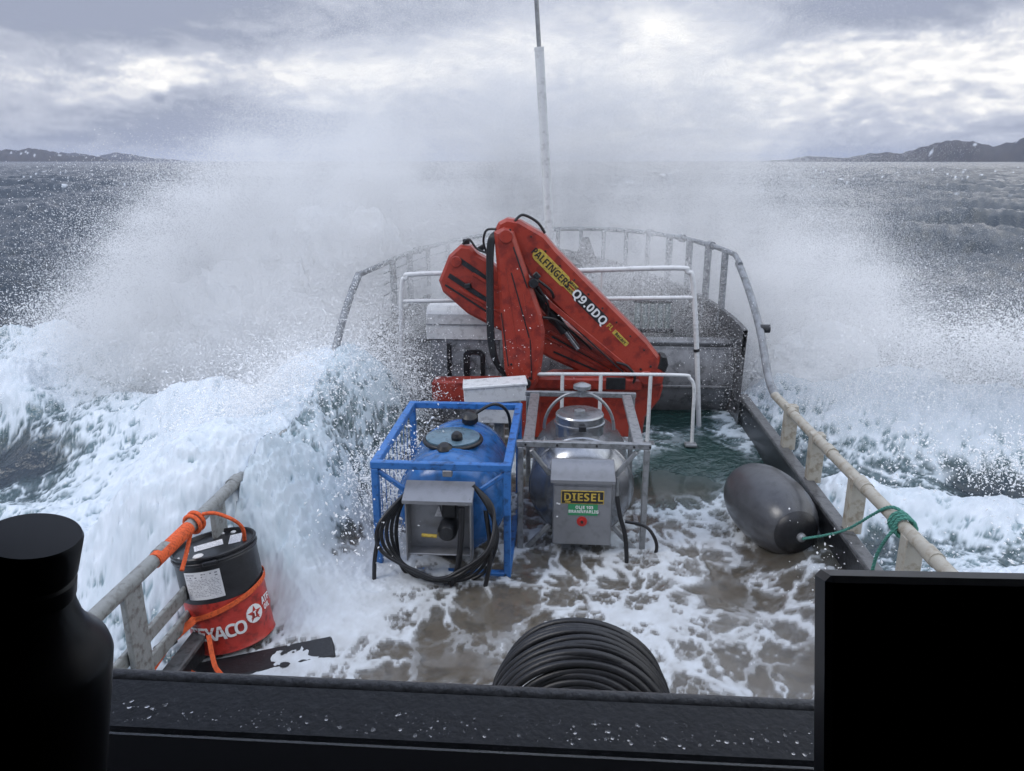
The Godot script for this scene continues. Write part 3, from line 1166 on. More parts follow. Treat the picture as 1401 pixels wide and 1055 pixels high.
func build_crane() -> void:
	var c := thing("deck_crane", "red folding knuckle boom crane folded up across the foredeck", "crane", P(0, 0, 7.8))
	# z is measured from f = 7.8 towards the viewer
	var st := mb()
	prism(st, v2([-0.70, 2.34, -0.66, 2.42, -0.58, 2.46, -0.45, 2.44, -0.20, 2.30, -0.08, 2.16, 0.86, 1.24, 1.02, 1.04, 1.05, 0.92, 1.03, 0.78, 0.84, 0.74, 0.61, 0.95, 0.14, 1.37, -0.27, 1.78, -0.37, 1.93, -0.53, 2.23]), -0.12, 0.12, 0.03)
	obj("outer_boom", st, M.crane_red, c)
	st = mb()
	prism(st, v2([-0.19, 1.62, 0.75, 0.86, 0.78, 0.895, -0.155, 1.66]), 0.10, 0.128, 0.005)
	obj("boom_rib", st, M.crane_red, c)
	st = mb()
	prism(st, v2([-0.69, 2.34, -0.60, 2.38, -0.50, 2.34, -0.35, 1.91, -0.22, 1.54, -0.185, 1.35, -0.19, 1.20, -0.215, 0.98, -0.25, 0.83, -0.30, 0.75, -0.37, 0.71, -0.45, 0.73, -0.52, 0.78, -0.59, 0.94]), 0.125, 0.28, 0.035)
	obj("main_column", st, M.crane_red, c)
	for q in [[-0.58, 2.0, -0.46, 1.15], [-0.40, 1.75, -0.30, 1.15], [-0.46, 1.1, -0.42, 0.86]]:
		st = mb()
		beam(st, Vector3(q[0], q[1], 0.281), Vector3(q[2], q[3], 0.281), 0.012, 0.01, Vector3.BACK, 0.003)
		obj("column_rib", st, M.crane_red, c)
	st = mb()
	prism(st, v2([-1.31, 1.80, -1.20, 2.06, -1.08, 2.17, -0.97, 2.16, -0.90, 2.08, -0.79, 2.02, -0.20, 1.50, 0.23, 1.21, 0.69, 0.90, 0.65, 0.72, 0.24, 0.81, -0.12, 0.97, -0.62, 1.25, -1.01, 1.45, -1.27, 1.68]), -0.34, -0.13, 0.03)
	obj("inner_boom", st, M.crane_red, c)
	for q in [[-1.1, 1.72, 0.5, 0.86], [-0.95, 1.88, -0.1, 1.36], [-0.15, 1.28, 0.52, 0.92]]:
		st = mb()
		beam(st, Vector3(q[0], q[1], -0.122), Vector3(q[2], q[3], -0.122), 0.035, 0.022, Vector3.BACK, 0.006)
		obj("boom_rail", st, M.crane_red, c)
	# dark seams and slots along the steelwork
	for q in [[-1.20, 1.86, -0.74, 1.56, -0.124, 0.05], [-1.10, 2.03, -0.74, 1.78, -0.124, 0.05], [-1.24, 1.76, -0.74, 1.44, -0.124, 0.02], [-0.12, 1.22, 0.55, 0.84, -0.124, 0.03], [-0.1, 1.06, 0.5, 0.80, -0.124, 0.02],
		[-0.24, 1.70, 0.66, 0.88, 0.122, 0.014], [-0.52, 1.95, -0.34, 1.30, 0.282, 0.012], [-0.62, 1.55, -0.55, 1.00, 0.282, 0.010], [-0.33, 1.28, -0.31, 0.86, 0.282, 0.010], [-0.50, 2.2, -0.36, 1.80, 0.282, 0.014]]:
		st = mb()
		beam(st, Vector3(q[0], q[1], q[4]), Vector3(q[2], q[3], q[4]), q[5], 0.008, Vector3.BACK, 0.002)
		obj("seam", st, M.black_steel, c)
	for k in 9:
		st = mb(true)
		var bp := Vector3(-0.30 + 0.145 * k, 2.335 - 0.1415 * k, 0.12)
		lathe(st, [Vector2(0.011, 0), Vector2(0.011, 0.008), Vector2(0, 0.009)], 6, Transform3D(Basis(Vector3.RIGHT, PI / 2), bp + Vector3(-0.035, -0.05, 0)))
		obj("bolt", st, M.black_steel, c)
	for q in [[-0.46, 0.88], [-0.33, 0.88], [-0.52, 1.02], [-0.60, 2.26], [-0.53, 2.36], [0.80, 0.95], [0.93, 0.88], [0.9, 0.98]]:
		st = mb(true)
		lathe(st, [Vector2(0.013, 0), Vector2(0.013, 0.01), Vector2(0, 0.011)], 6, Transform3D(Basis(Vector3.RIGHT, PI / 2), Vector3(q[0], q[1], 0.28 if q[0] < 0.0 else 0.12)))
		obj("bolt", st, M.black_steel, c)
	# pivot pins
	for q in [[-0.57, 2.30, 0.07, 0.30], [0.86, 0.86, 0.075, 0.14], [-0.37, 0.82, 0.055, 0.30], [-1.12, 2.0, 0.06, -0.11], [-0.30, 1.85, 0.05, 0.30]]:
		st = mb(true)
		lathe(st, [Vector2(0, q[3]), Vector2(q[2] * 0.86, q[3]), Vector2(q[2], q[3] - 0.01), Vector2(q[2], q[3] - 0.3)], 20, Transform3D(Basis(Vector3(1, 0, 0), Vector3(0, 0, 1), Vector3(0, -1, 0)), Vector3(q[0], q[1], 0)))
		obj("pivot_pin", st, M.crane_red if q[2] > 0.055 else M.black_steel, c)
	st = mb()
	prism(st, v2([0.97, 0.96, 1.05, 0.92, 1.08, 1.0, 1.06, 1.08, 1.0, 1.09]), -0.08, 0.13, 0.01)
	obj("boom_tip", st, M.rubber, c)
	# lifting cylinder between the booms
	st = mb(true)
	line(st, Vector3(-0.34, 1.78, -0.02), Vector3(0.02, 1.30, -0.02), 0.055, 14)
	obj("ram_body", st, M.black_steel, c)
	st = mb(true)
	line(st, Vector3(0.02, 1.30, -0.02), Vector3(0.16, 1.12, -0.02), 0.03, 12)
	obj("ram_rod", st, M.stainless, c)
	# base
	st = mb()
	prism(st, v2([0.71, 0.86, 1.02, 0.86, 1.05, 0.74, 1.02, 0.60, 0.95, 0.50, 0.88, 0.40, 0.84, 0.06, -0.28, 0.06, -0.30, 0.42, -0.37, 0.56, -0.38, 0.74, -0.1, 0.86]), -0.18, 0.05, 0.025)
	obj("base_frame", st, M.crane_red, c)
	st = mb()
	bx(st, Vector3(-0.86, 0.65, -0.06), Vector3(1.05, 0.24, 0.22), Basis(Vector3(0, 0, 1), 0.03), 0.02)
	obj("stabiliser_beam", st, M.crane_red, c)
	st = mb()
	bx(st, Vector3(0.25, 0.78, 0.10), Vector3(1.15, 0.13, 0.08), Basis(), 0.02)
	obj("stabiliser_beam", st, M.crane_red, c)
	st = mb()
	bx(st, Vector3(0.55, 0.80, 0.15), Vector3(0.2, 0.13, 0.02))
	obj("base_grip", st, M.black_steel, c)
	st = mb()
	bx(st, Vector3(-0.33, 0.42, -0.06), Vector3(0.22, 0.84, 0.26), Basis(), 0.02)
	obj("pedestal", st, M.crane_red, c)
	# hydraulic hoses down the column
	for k in 4:
		st = mb(true)
		var o := 0.022 * k
		tube(st, smooth_path([Vector3(-0.62 - o, 2.33, 0.2), Vector3(-0.70 - o * 0.7, 2.22, 0.24), Vector3(-0.71 - o * 0.7, 1.74, 0.27 - o * 0.5), Vector3(-0.70 - o * 0.7, 1.25, 0.26), Vector3(-0.64 - o * 0.5, 0.98, 0.22), Vector3(-0.50, 0.84 - o * 0.6, 0.2)], 7), 0.017, 8)
		obj("hydraulic_hose", st, M.hose, c)
	st = mb(true)
	tube(st, smooth_path([Vector3(-0.68, 2.36, 0.15), Vector3(-0.78, 2.34, 0.1), Vector3(-0.82, 2.22, 0.0), Vector3(-0.79, 2.08, -0.08)], 7), 0.012, 8)
	obj("hydraulic_hose", st, M.hose, c)
	st = mb(true)
	tube(st, smooth_path([Vector3(-1.05, 2.18, -0.15), Vector3(-0.98, 2.23, -0.12), Vector3(-0.9, 2.14, -0.1), Vector3(-0.8, 2.1, -0.08)], 7), 0.012, 8)
	obj("hydraulic_hose", st, M.hose, c)
	for q in [[Vector3(-0.28, 1.88, 0.2), Vector3(-0.12, 1.74, 0.16), Vector3(-0.10, 1.55, 0.0), Vector3(-0.02, 1.38, -0.08)], [Vector3(-0.26, 1.80, 0.2), Vector3(-0.16, 1.62, 0.14), Vector3(-0.14, 1.42, 0.0), Vector3(0.06, 1.28, -0.1)], [Vector3(-0.21, 1.5, 0.24), Vector3(-0.08, 1.46, 0.16), Vector3(0.10, 1.30, 0.02), Vector3(0.30, 1.10, -0.1)],
		[Vector3(-0.5, 2.43, 0.1), Vector3(-0.42, 2.49, 0.06), Vector3(-0.28, 2.42, 0.03), Vector3(-0.2, 2.31, 0.02)], [Vector3(0.55, 1.02, 0.13), Vector3(0.66, 0.99, 0.16), Vector3(0.74, 0.88, 0.15), Vector3(0.72, 0.78, 0.12)]]:
		st = mb(true)
		tube(st, smooth_path(q, 7), 0.014, 8)
		obj("hydraulic_hose", st, M.hose, c)
	for q in [[-1.02, 2.20, -0.2], [-0.86, 2.14, -0.15], [-0.60, 0.86, 0.28], [-0.43, 0.80, 0.30], [-0.27, 1.92, 0.26], [-1.0, 1.75, -0.12]]:
		st = mb()
		bx(st, Vector3(q[0], q[1], q[2]), Vector3(0.07, 0.055, 0.05), Basis(Vector3(0, 0, 1), q[0] * 3.0), 0.008)
		obj("valve_block", st, M.black_steel, c)
	# plates with lettering along the boom; the boom falls to the right
	var ang := atan2(1.24 - 2.16, 0.86 + 0.08)
	var along := Basis(Vector3(0, 0, 1), ang)
	var where := func(s: float, off: float, z: float) -> Transform3D:
		var o: Vector3 = Vector3(-0.265, 2.18, z) + along * Vector3(s, off, 0)
		return Transform3D(along, o)
	st = mb()
	prism(st, round_rect(0.47, 0.125, 0.055), 0.118, 0.124, 0.002, where.call(0.235, -0.05, 0.0))
	obj("maker_plate", st, M.print_yellow, c)
	words(c, "maker_lettering", "PALFINGERS", 0.070, M.print_black, where.call(0.235, -0.05, 0.125), true, 0.004, 0.90)
	st = mb()
	prism(st, round_rect(0.10, 0.045, 0.006), 0.118, 0.124, 0.002, where.call(0.52, -0.015, 0.0))
	prism(st, round_rect(0.13, 0.045, 0.006), 0.118, 0.124, 0.002, where.call(0.52, -0.075, 0.0))
	obj("maker_plate", st, M.print_yellow, c)
	words(c, "maker_lettering", "CRANE", 0.026, M.print_black, where.call(0.52, -0.015, 0.125), true, 0.003)
	words(c, "maker_lettering", "MARINE", 0.026, M.print_black, where.call(0.52, -0.075, 0.125), true, 0.003)
	st = mb()
	prism(st, round_rect(0.44, 0.115, 0.03), 0.118, 0.124, 0.002, where.call(0.80, -0.055, 0.0))
	obj("model_plate", st, M.print_black, c)
	words(c, "model_lettering", "Q9.0DQ", 0.085, M.print_white, where.call(0.79, -0.055, 0.125), true, 0.004, 1.1)
	words(c, "model_lettering", "FL", 0.05, M.print_yellow, where.call(1.08, -0.05, 0.121), true, 0.004)
	st = mb()
	prism(st, round_rect(0.20, 0.052, 0.006), 0.118, 0.124, 0.002, where.call(1.24, -0.055, 0.0))
	obj("maker_plate", st, M.print_yellow, c)
	words(c, "maker_lettering", "Rocarr", 0.034, M.print_black, where.call(1.24, -0.055, 0.125), true, 0.003)


func round_rect(w: float, h: float, r: float) -> PackedVector2Array:
	var out := PackedVector2Array()
	for q in [[1, 1, 0.0], [-1, 1, PI / 2], [-1, -1, PI], [1, -1, PI * 1.5]]:
		for k in 5:
			var a: float = q[2] + PI / 2 * k / 4.0
			out.append(Vector2(q[0] * (w / 2 - r), q[1] * (h / 2 - r)) + Vector2(cos(a), sin(a)) * r)
	return out


# ============================================================ fittings on deck
func build_deck_gear() -> void:
	# mast
	var t := thing("mast", "tall white tube mast on the foredeck with thinner pole on top", "mast", P(-0.10, 0.99, 9.3))
	var lean := Vector3(-0.0713, 1, 0).normalized()
	var st := mb(true)
	line(st, Vector3.ZERO, lean * 3.22, 0.052, 16)
	obj("tube", st, M.white_paint, t)
	st = mb(true)
	line(st, lean * 3.2, lean * 6.2, 0.025, 12)
	obj("top_pole", st, M.galvanised, t)
	st = mb(true)
	line(st, lean * 3.20, lean * 3.24, 0.056, 16)
	obj("collar", st, M.white_paint, t)
	st = mb(true)
	lathe(st, [Vector2(0, 0), Vector2(0.12, 0), Vector2(0.12, 0.02), Vector2(0.055, 0.03)], 16)
	obj("foot_plate", st, M.white_paint, t)
	# tube guard across the deck behind the crane
	t = thing("tube_guard", "white tube guard frame across the deck behind the crane", "guard rail", P(0, 0, 8.2))
	st = mb(true)
	tube(st, smooth_path([Vector3(-1.86, 0.0, 0), Vector3(-1.80, 0.9, 0), Vector3(-1.76, 1.68, 0), Vector3(-1.70, 1.79, 0), Vector3(-1.58, 1.83, 0), Vector3(-0.2, 1.87, 0), Vector3(1.14, 1.92, 0), Vector3(1.29, 1.88, 0), Vector3(1.36, 1.76, 0), Vector3(1.46, 0.9, 0), Vector3(1.54, 0.0, 0)], 6), 0.027, 12)
	obj("frame_tube", st, M.white_paint, t)
	st = mb(true)
	line(st, Vector3(-1.77, 1.53, 0), Vector3(1.38, 1.61, 0), 0.022, 10)
	obj("cross_tube", st, M.white_paint, t)
	for x in [0.18, 0.4]:
		st = mb(true)
		line(st, Vector3(x, 1.58, 0), Vector3(x, 1.89, 0), 0.014, 8)
		obj("strut", st, M.white_paint, t)
	st = mb(true)
	line(st, Vector3(1.44, 1.05, 0.0), Vector3(1.445, 1.02, 0.0), 0.034, 10)
	obj("clamp", st, M.black_steel, t)
	# low white handrail in front of the crane
	t = thing("hand_rail", "low white tube handrail standing in front of the red crane", "handrail", P(0, 0, 7.55))
	st = mb(true)
	tube(st, smooth_path([Vector3(-0.26, 0.915, 0), Vector3(0.4, 0.925, 0), Vector3(1.18, 0.93, 0), Vector3(1.28, 0.90, 0), Vector3(1.33, 0.80, 0), Vector3(1.34, 0.5, 0), Vector3(1.35, 0.1, 0)], 6), 0.018, 10)
	obj("top_tube", st, M.white_paint, t)
	for x in [0.0, 0.39, 0.89]:
		st = mb(true)
		line(st, Vector3(x, 0.05, 0), Vector3(x, 0.92, 0), 0.02, 10)
		obj("post", st, M.white_paint, t)
	for x in [0.9, 1.33]:
		st = mb()
		bx(st, Vector3(x, 0.2, 0.03), Vector3(0.12, 0.03, 0.1))
		obj("foot", st, M.galvanised, t)
	# white control cabinet to port of the crane
	t = thing("control_cabinet", "grey control cabinet with white sloping lid behind the crane on the left", "cabinet", P(-1.09, 0, 8.3))
	st = mb()
	bx(st, Vector3(0, 0.55, -0.16), Vector3(0.78, 1.1, 0.34), Basis(), 0.012)
	obj("body", st, M.grey_paint, t)
	st = mb()
	prism(st, v2([-0.19, 0.0, 0.19, 0.0, 0.19, 0.28, 0.10, 0.36, -0.19, 0.36]), -0.43, 0.43, 0.012, Transform3D(Basis(Vector3(0, 0, 1), Vector3(0, 1, 0), Vector3(-1, 0, 0)), Vector3(0, 1.10, -0.16)) * Transform3D(Basis(), Vector3.ZERO))
	obj("lid", st, M.white_paint, t)
	st = mb()
	bx(st, Vector3(0, 1.265, 0.035), Vector3(0.86, 0.012, 0.012), Basis(), 0.003)
	obj("lid_seam", st, M.grey_paint, t)
	st = mb()
	var arch := v2([-0.02, 0.55, -0.02, 0.93, 0.02, 0.98, 0.17, 0.98, 0.22, 0.93, 0.22, 0.55, 0.17, 0.55, 0.17, 0.90, 0.14, 0.93, 0.07, 0.93, 0.05, 0.90, 0.05, 0.55])
	prism(st, arch, 0.012, 0.03, 0.004)
	obj("door_frame", st, M.black_steel, t)
	st = mb()
	bx(st, Vector3(-0.18, 0.8, 0.015), Vector3(0.05, 0.5, 0.02))
	obj("cable_channel", st, M.black_steel, t)
	# white box on a bracket behind the blue tank
	t = thing("white_box", "white lidded box on a bracket just behind the blue tank", "box", P(-0.65, 0, 7.1))
	st = mb()
	bx(st, Vector3(0, 0.86, 0), Vector3(0.60, 0.17, 0.26), Basis(Vector3(0, 0, 1), 0.06) * Basis(Vector3(0, 1, 0), 0.12), 0.01)
	obj("case", st, M.white_paint, t)
	st = mb()
	bx(st, Vector3(0, 0.945, 0), Vector3(0.62, 0.03, 0.28), Basis(Vector3(0, 0, 1), 0.06) * Basis(Vector3(0, 1, 0), 0.12), 0.008)
	obj("lid", st, M.white_paint, t)
	st = mb()
	bx(st, Vector3(0.04, 0.66, 0), Vector3(0.42, 0.2, 0.2), Basis(), 0.01)
	obj("bracket", st, M.white_paint, t)
	st = mb()
	bx(st, Vector3(0.04, 0.29, 0), Vector3(0.1, 0.58, 0.1), Basis(), 0.01)
	obj("bracket_post", st, M.galvanised, t)
	# fairlead rollers and windlass on the foredeck
	t = thing("roller_fairlead", "row of pale teal upright rollers on the foredeck behind the crane boom", "fairlead", P(1.08, 0.99, 9.3))
	for k in 5:
		st = mb(true)
		lathe(st, [Vector2(0, 0.05), Vector2(0.036, 0.05), Vector2(0.036, 0.36), Vector2(0, 0.37)], 12, Transform3D(Basis(), Vector3(-0.18 + k * 0.09, 0, 0)))
		obj("roller", st, M.teal_paint, t)
	st = mb()
	bx(st, Vector3(0, 0.03, 0), Vector3(0.5, 0.05, 0.14))
	obj("foot_bar", st, M.bow_paint, t)
	st = mb()
	bx(st, Vector3(0, 0.385, 0), Vector3(0.48, 0.03, 0.1))
	obj("top_bar", st, M.bow_paint, t)
	t = thing("anchor_windlass", "dark anchor windlass on the raised foredeck under the bow rail", "windlass", P(0.55, 0.99, 9.9))
	st = mb(true)
	lathe(st, [Vector2(0, -0.35), Vector2(0.16, -0.35), Vector2(0.16, -0.3), Vector2(0.09, -0.27), Vector2(0.09, 0.27), Vector2(0.16, 0.3), Vector2(0.16, 0.35), Vector2(0, 0.35)], 18, Transform3D(Basis(Vector3(0, 0, 1), PI / 2), Vector3(0, 0.24, 0)))
	obj("drum", st, M.bow_paint, t)
	st = mb()
	for s in [-1, 1]:
		st = mb()
		prism(st, v2([-0.2, 0.0, 0.2, 0.0, 0.08, 0.34, -0.08, 0.34]), -0.02, 0.02, 0.006, Transform3D(Basis(Vector3(0, 1, 0), PI / 2), Vector3(s * 0.4, 0, 0)))
		obj("cheek", st, M.bow_paint, t)
	st = mb()
	bx(st, Vector3(0.52, 0.16, 0), Vector3(0.2, 0.3, 0.26), Basis(), 0.03)
	obj("motor", st, M.bulkhead_paint, t)


# ============================================================ blue tank in its frame
func build_blue_tank() -> void:
	var t := thing("blue_tank_skid", "blue tank in a blue steel frame with pump and hoses on deck", "tank", P(-0.86, 0, 5.08))
	# local: x to the right, z towards the viewer; frame from z = 0 back to -1.4
	var w := 0.48
	var h := 0.9
	var d := 1.42
	var bw := 0.052
	var st: SurfaceTool
	for s in [-1, 1]:
		for z in [0.0, -d]:
			st = mb()
			beam(st, Vector3(s * w, 0.0, z), Vector3(s * w, h - 0.028, z), bw, bw)
			obj("frame_post", st, M.blue_paint, t)
		st = mb()
		beam(st, Vector3(s * w, h, -d + 0.03), Vector3(s * w, h, -0.03), bw * 1.2, bw)
		obj("frame_rail", st, M.blue_paint, t)
		st = mb()
		beam(st, Vector3(s * w, 0.04, -d + 0.03), Vector3(s * w, 0.04, -0.03), bw, bw)
		obj("frame_rail", st, M.blue_paint, t)
		st = mb()
		beam(st, Vector3(s * (w - 0.02), h - 0.05, 0.0), Vector3(s * (w - 0.22), h - 0.2, 0.0), 0.035, 0.03, Vector3.BACK)
		obj("corner_brace", st, M.blue_paint, t)
	for z in [0.0, -d]:
		st = mb()
		beam(st, Vector3(-w - 0.03, h, z), Vector3(w + 0.03, h, z), bw, bw + 0.004)
		obj("frame_rail", st, M.blue_paint, t)
		st = mb()
		beam(st, Vector3(-w, 0.042, z), Vector3(w, 0.042, z), bw, bw)
		obj("frame_rail", st, M.blue_paint, t)
	# wire mesh on the port side
	for k in 9:
		st = mb(true)
		line(st, Vector3(-w, 0.06, -d + 0.14 * (k + 1)), Vector3(-w, h - 0.02, -d + 0.14 * (k + 1)), 0.004, 5)
		obj("mesh_wire", st, M.blue_paint, t)
	# tank: lying cylinder with domed ends
	var lay := Transform3D(Basis(Vector3(1, 0, 0), Vector3(0, 0, 1), Vector3(0, -1, 0)), Vector3(0.02, 0.47, 0))
	st = mb(true)
	lathe(st, [Vector2(0, -1.36), Vector2(0.2, -1.33), Vector2(0.33, -1.26), Vector2(0.395, -1.15), Vector2(0.41, -1.05), Vector2(0.41, -0.30), Vector2(0.395, -0.22), Vector2(0.34, -0.14), Vector2(0.22, -0.09), Vector2(0, -0.075)], 40, lay)
	obj("tank", st, M.blue_tank, t)
	for z in [-1.0, -0.36]:
		st = mb(true)
		lathe(st, [Vector2(0.408, z - 0.03), Vector2(0.422, z - 0.02), Vector2(0.422, z + 0.02), Vector2(0.408, z + 0.03)], 40, lay)
		obj("tank_band", st, M.blue_tank, t)
	# hatch
	st = mb(true)
	lathe(st, [Vector2(0.20, 0.80), Vector2(0.20, 0.875), Vector2(0.215, 0.88), Vector2(0.215, 0.90), Vector2(0.18, 0.915), Vector2(0, 0.925)], 32, Transform3D(Basis(), Vector3(0.0, 0.0, -0.62)))
	obj("hatch", st, M.hatch_plastic, t)
	st = mb(true)
	tube(st, ring_path(Vector3(0, 0.872, -0.62), Vector3(0.225, 0, 0), Vector3(0, 0, 0.225), 28), 0.018, 8, true)
	obj("clamp_ring", st, M.rubber, t)
	for q in [[0.05, 0.935, -0.5, 0.045], [-0.03, 0.88, -0.38, 0.06], [0.09, 0.93, -1.0, 0.07]]:
		st = mb(true)
		lathe(st, [Vector2(0, -0.03), Vector2(q[3], -0.03), Vector2(q[3], 0.02), Vector2(q[3] * 0.6, 0.045), Vector2(0, 0.05)], 14, Transform3D(Basis(Vector3(1, 0, 0), 0.3), Vector3(q[0], q[1], q[2])))
		obj("valve_cap", st, M.rubber, t)
	st = mb(true)
	tube(st, smooth_path([Vector3(0.09, 0.93, -1.0), Vector3(0.28, 1.02, -1.1), Vector3(0.40, 0.9, -1.2), Vector3(0.42, 0.6, -1.2)], 8), 0.014, 8)
	obj("vent_hose", st, M.hose, t)
	# pump cabinet, open at the front, with its sloping hood
	var z0 := 0.035
	st = mb()
	prism(st, v2([-0.02, 0.0, 0.17, -0.075, 0.17, -0.10, 0.145, -0.095, -0.02, -0.02]), -0.25, 0.25, 0.004, Transform3D(Basis(Vector3(0, 0, 1), Vector3(0, 1, 0), Vector3(-1, 0, 0)), Vector3(0.0, 0.79, z0)))
	obj("cabinet_hood", st, M.stainless_sheet, t)
	st = mb()
	bx(st, Vector3(0.0, 0.5, z0 + 0.0), Vector3(0.46, 0.46, 0.012), Basis(), 0.003)
	obj("cabinet_back", st, M.stainless_sheet, t)
	for s in [-1, 1]:
		st = mb()
		bx(st, Vector3(s * 0.23, 0.48, z0 + 0.075), Vector3(0.012, 0.5, 0.14), Basis(), 0.003)
		obj("cabinet_side", st, M.stainless_sheet, t)
	st = mb()
	bx(st, Vector3(0, 0.27, z0 + 0.06), Vector3(0.46, 0.012, 0.11), Basis(), 0.003)
	obj("cabinet_floor", st, M.stainless_sheet, t)
	st = mb(true)
	lathe(st, [Vector2(0, -0.08), Vector2(0.06, -0.08), Vector2(0.07, -0.05), Vector2(0.07, 0.05), Vector2(0.05, 0.08), Vector2(0, 0.08)], 18, Transform3D(Basis(Vector3(1, 0, 0), PI / 2), Vector3(0.06, 0.46, z0 + 0.08)))
	obj("pump", st, M.black_steel, t)
	st = mb()
	bx(st, Vector3(0.07, 0.60, z0 + 0.05), Vector3(0.1, 0.12, 0.05), Basis(), 0.008)
	obj("pump_meter", st, M.black_steel, t)
	st = mb(true)
	line(st, Vector3(-0.13, 0.41, z0 + 0.09), Vector3(-0.02, 0.405, z0 + 0.09), 0.014, 8)
	obj("brass_tap", st, M.print_yellow, t)
	st = mb()
	bx(st, Vector3(0.05, 0.85, z0 - 0.03), Vector3(0.07, 0.05, 0.05), Basis(), 0.006)
	obj("latch", st, M.stainless_sheet, t)
	st = mb()
	prism(st, v2([-0.025, 0.0, 0.03, 0.0, 0.01, 0.09]), 0.0, 0.006, 0.001, Transform3D(Basis(), Vector3(-0.02, 0.53, z0 + 0.02)))
	obj("warning_tag", st, M.paper, t)
	# delivery nozzle and black hose hung in loops
	st = mb(true)
	tube(st, smooth_path([Vector3(0.17, 0.66, z0 + 0.14), Vector3(0.165, 0.45, z0 + 0.16), Vector3(0.14, 0.22, z0 + 0.17), Vector3(0.09, 0.06, z0 + 0.16)], 8), 0.022, 10)
	obj("nozzle", st, M.rubber, t)
	for k in 5:
		st = mb(true)
		var o := 0.042 * (k - 1)
		tube(st, smooth_path([Vector3(-0.22, 0.74, z0 + 0.03), Vector3(-0.33 - o * 0.6, 0.55, z0 + 0.09 + o), Vector3(-0.34 - o * 0.4, 0.34, z0 + 0.1 + o), Vector3(-0.22 + o, 0.12 + o * 0.5, z0 + 0.12 + o), Vector3(0.02, 0.055 + o * 0.8, z0 + 0.12 + o), Vector3(0.26 - o, 0.12 + o * 0.6, z0 + 0.1 + o), Vector3(0.40 - o * 0.3, 0.38, z0 + 0.08 + o), Vector3(0.36 + o * 0.2, 0.62, z0 + 0.06), Vector3(0.24, 0.78, z0 + 0.02)], 8), 0.014, 8)
		obj("hose_loop", st, M.hose, t)
	st = mb(true)
	tube(st, smooth_path([Vector3(-0.24, 0.72, z0 + 0.05), Vector3(-0.40, 0.50, z0 + 0.12), Vector3(-0.46, 0.28, z0 + 0.16), Vector3(-0.47, 0.05, z0 + 0.2)], 8), 0.016, 8)
	obj("hose_tail", st, M.hose, t)
	st = mb(true)
	tube(st, smooth_path([Vector3(0.33, 0.6, z0 + 0.05), Vector3(0.37, 0.3, z0 + 0.12), Vector3(0.33, 0.03, z0 + 0.15)], 8), 0.017, 8)
	obj("hose_tail", st, M.hose, t)


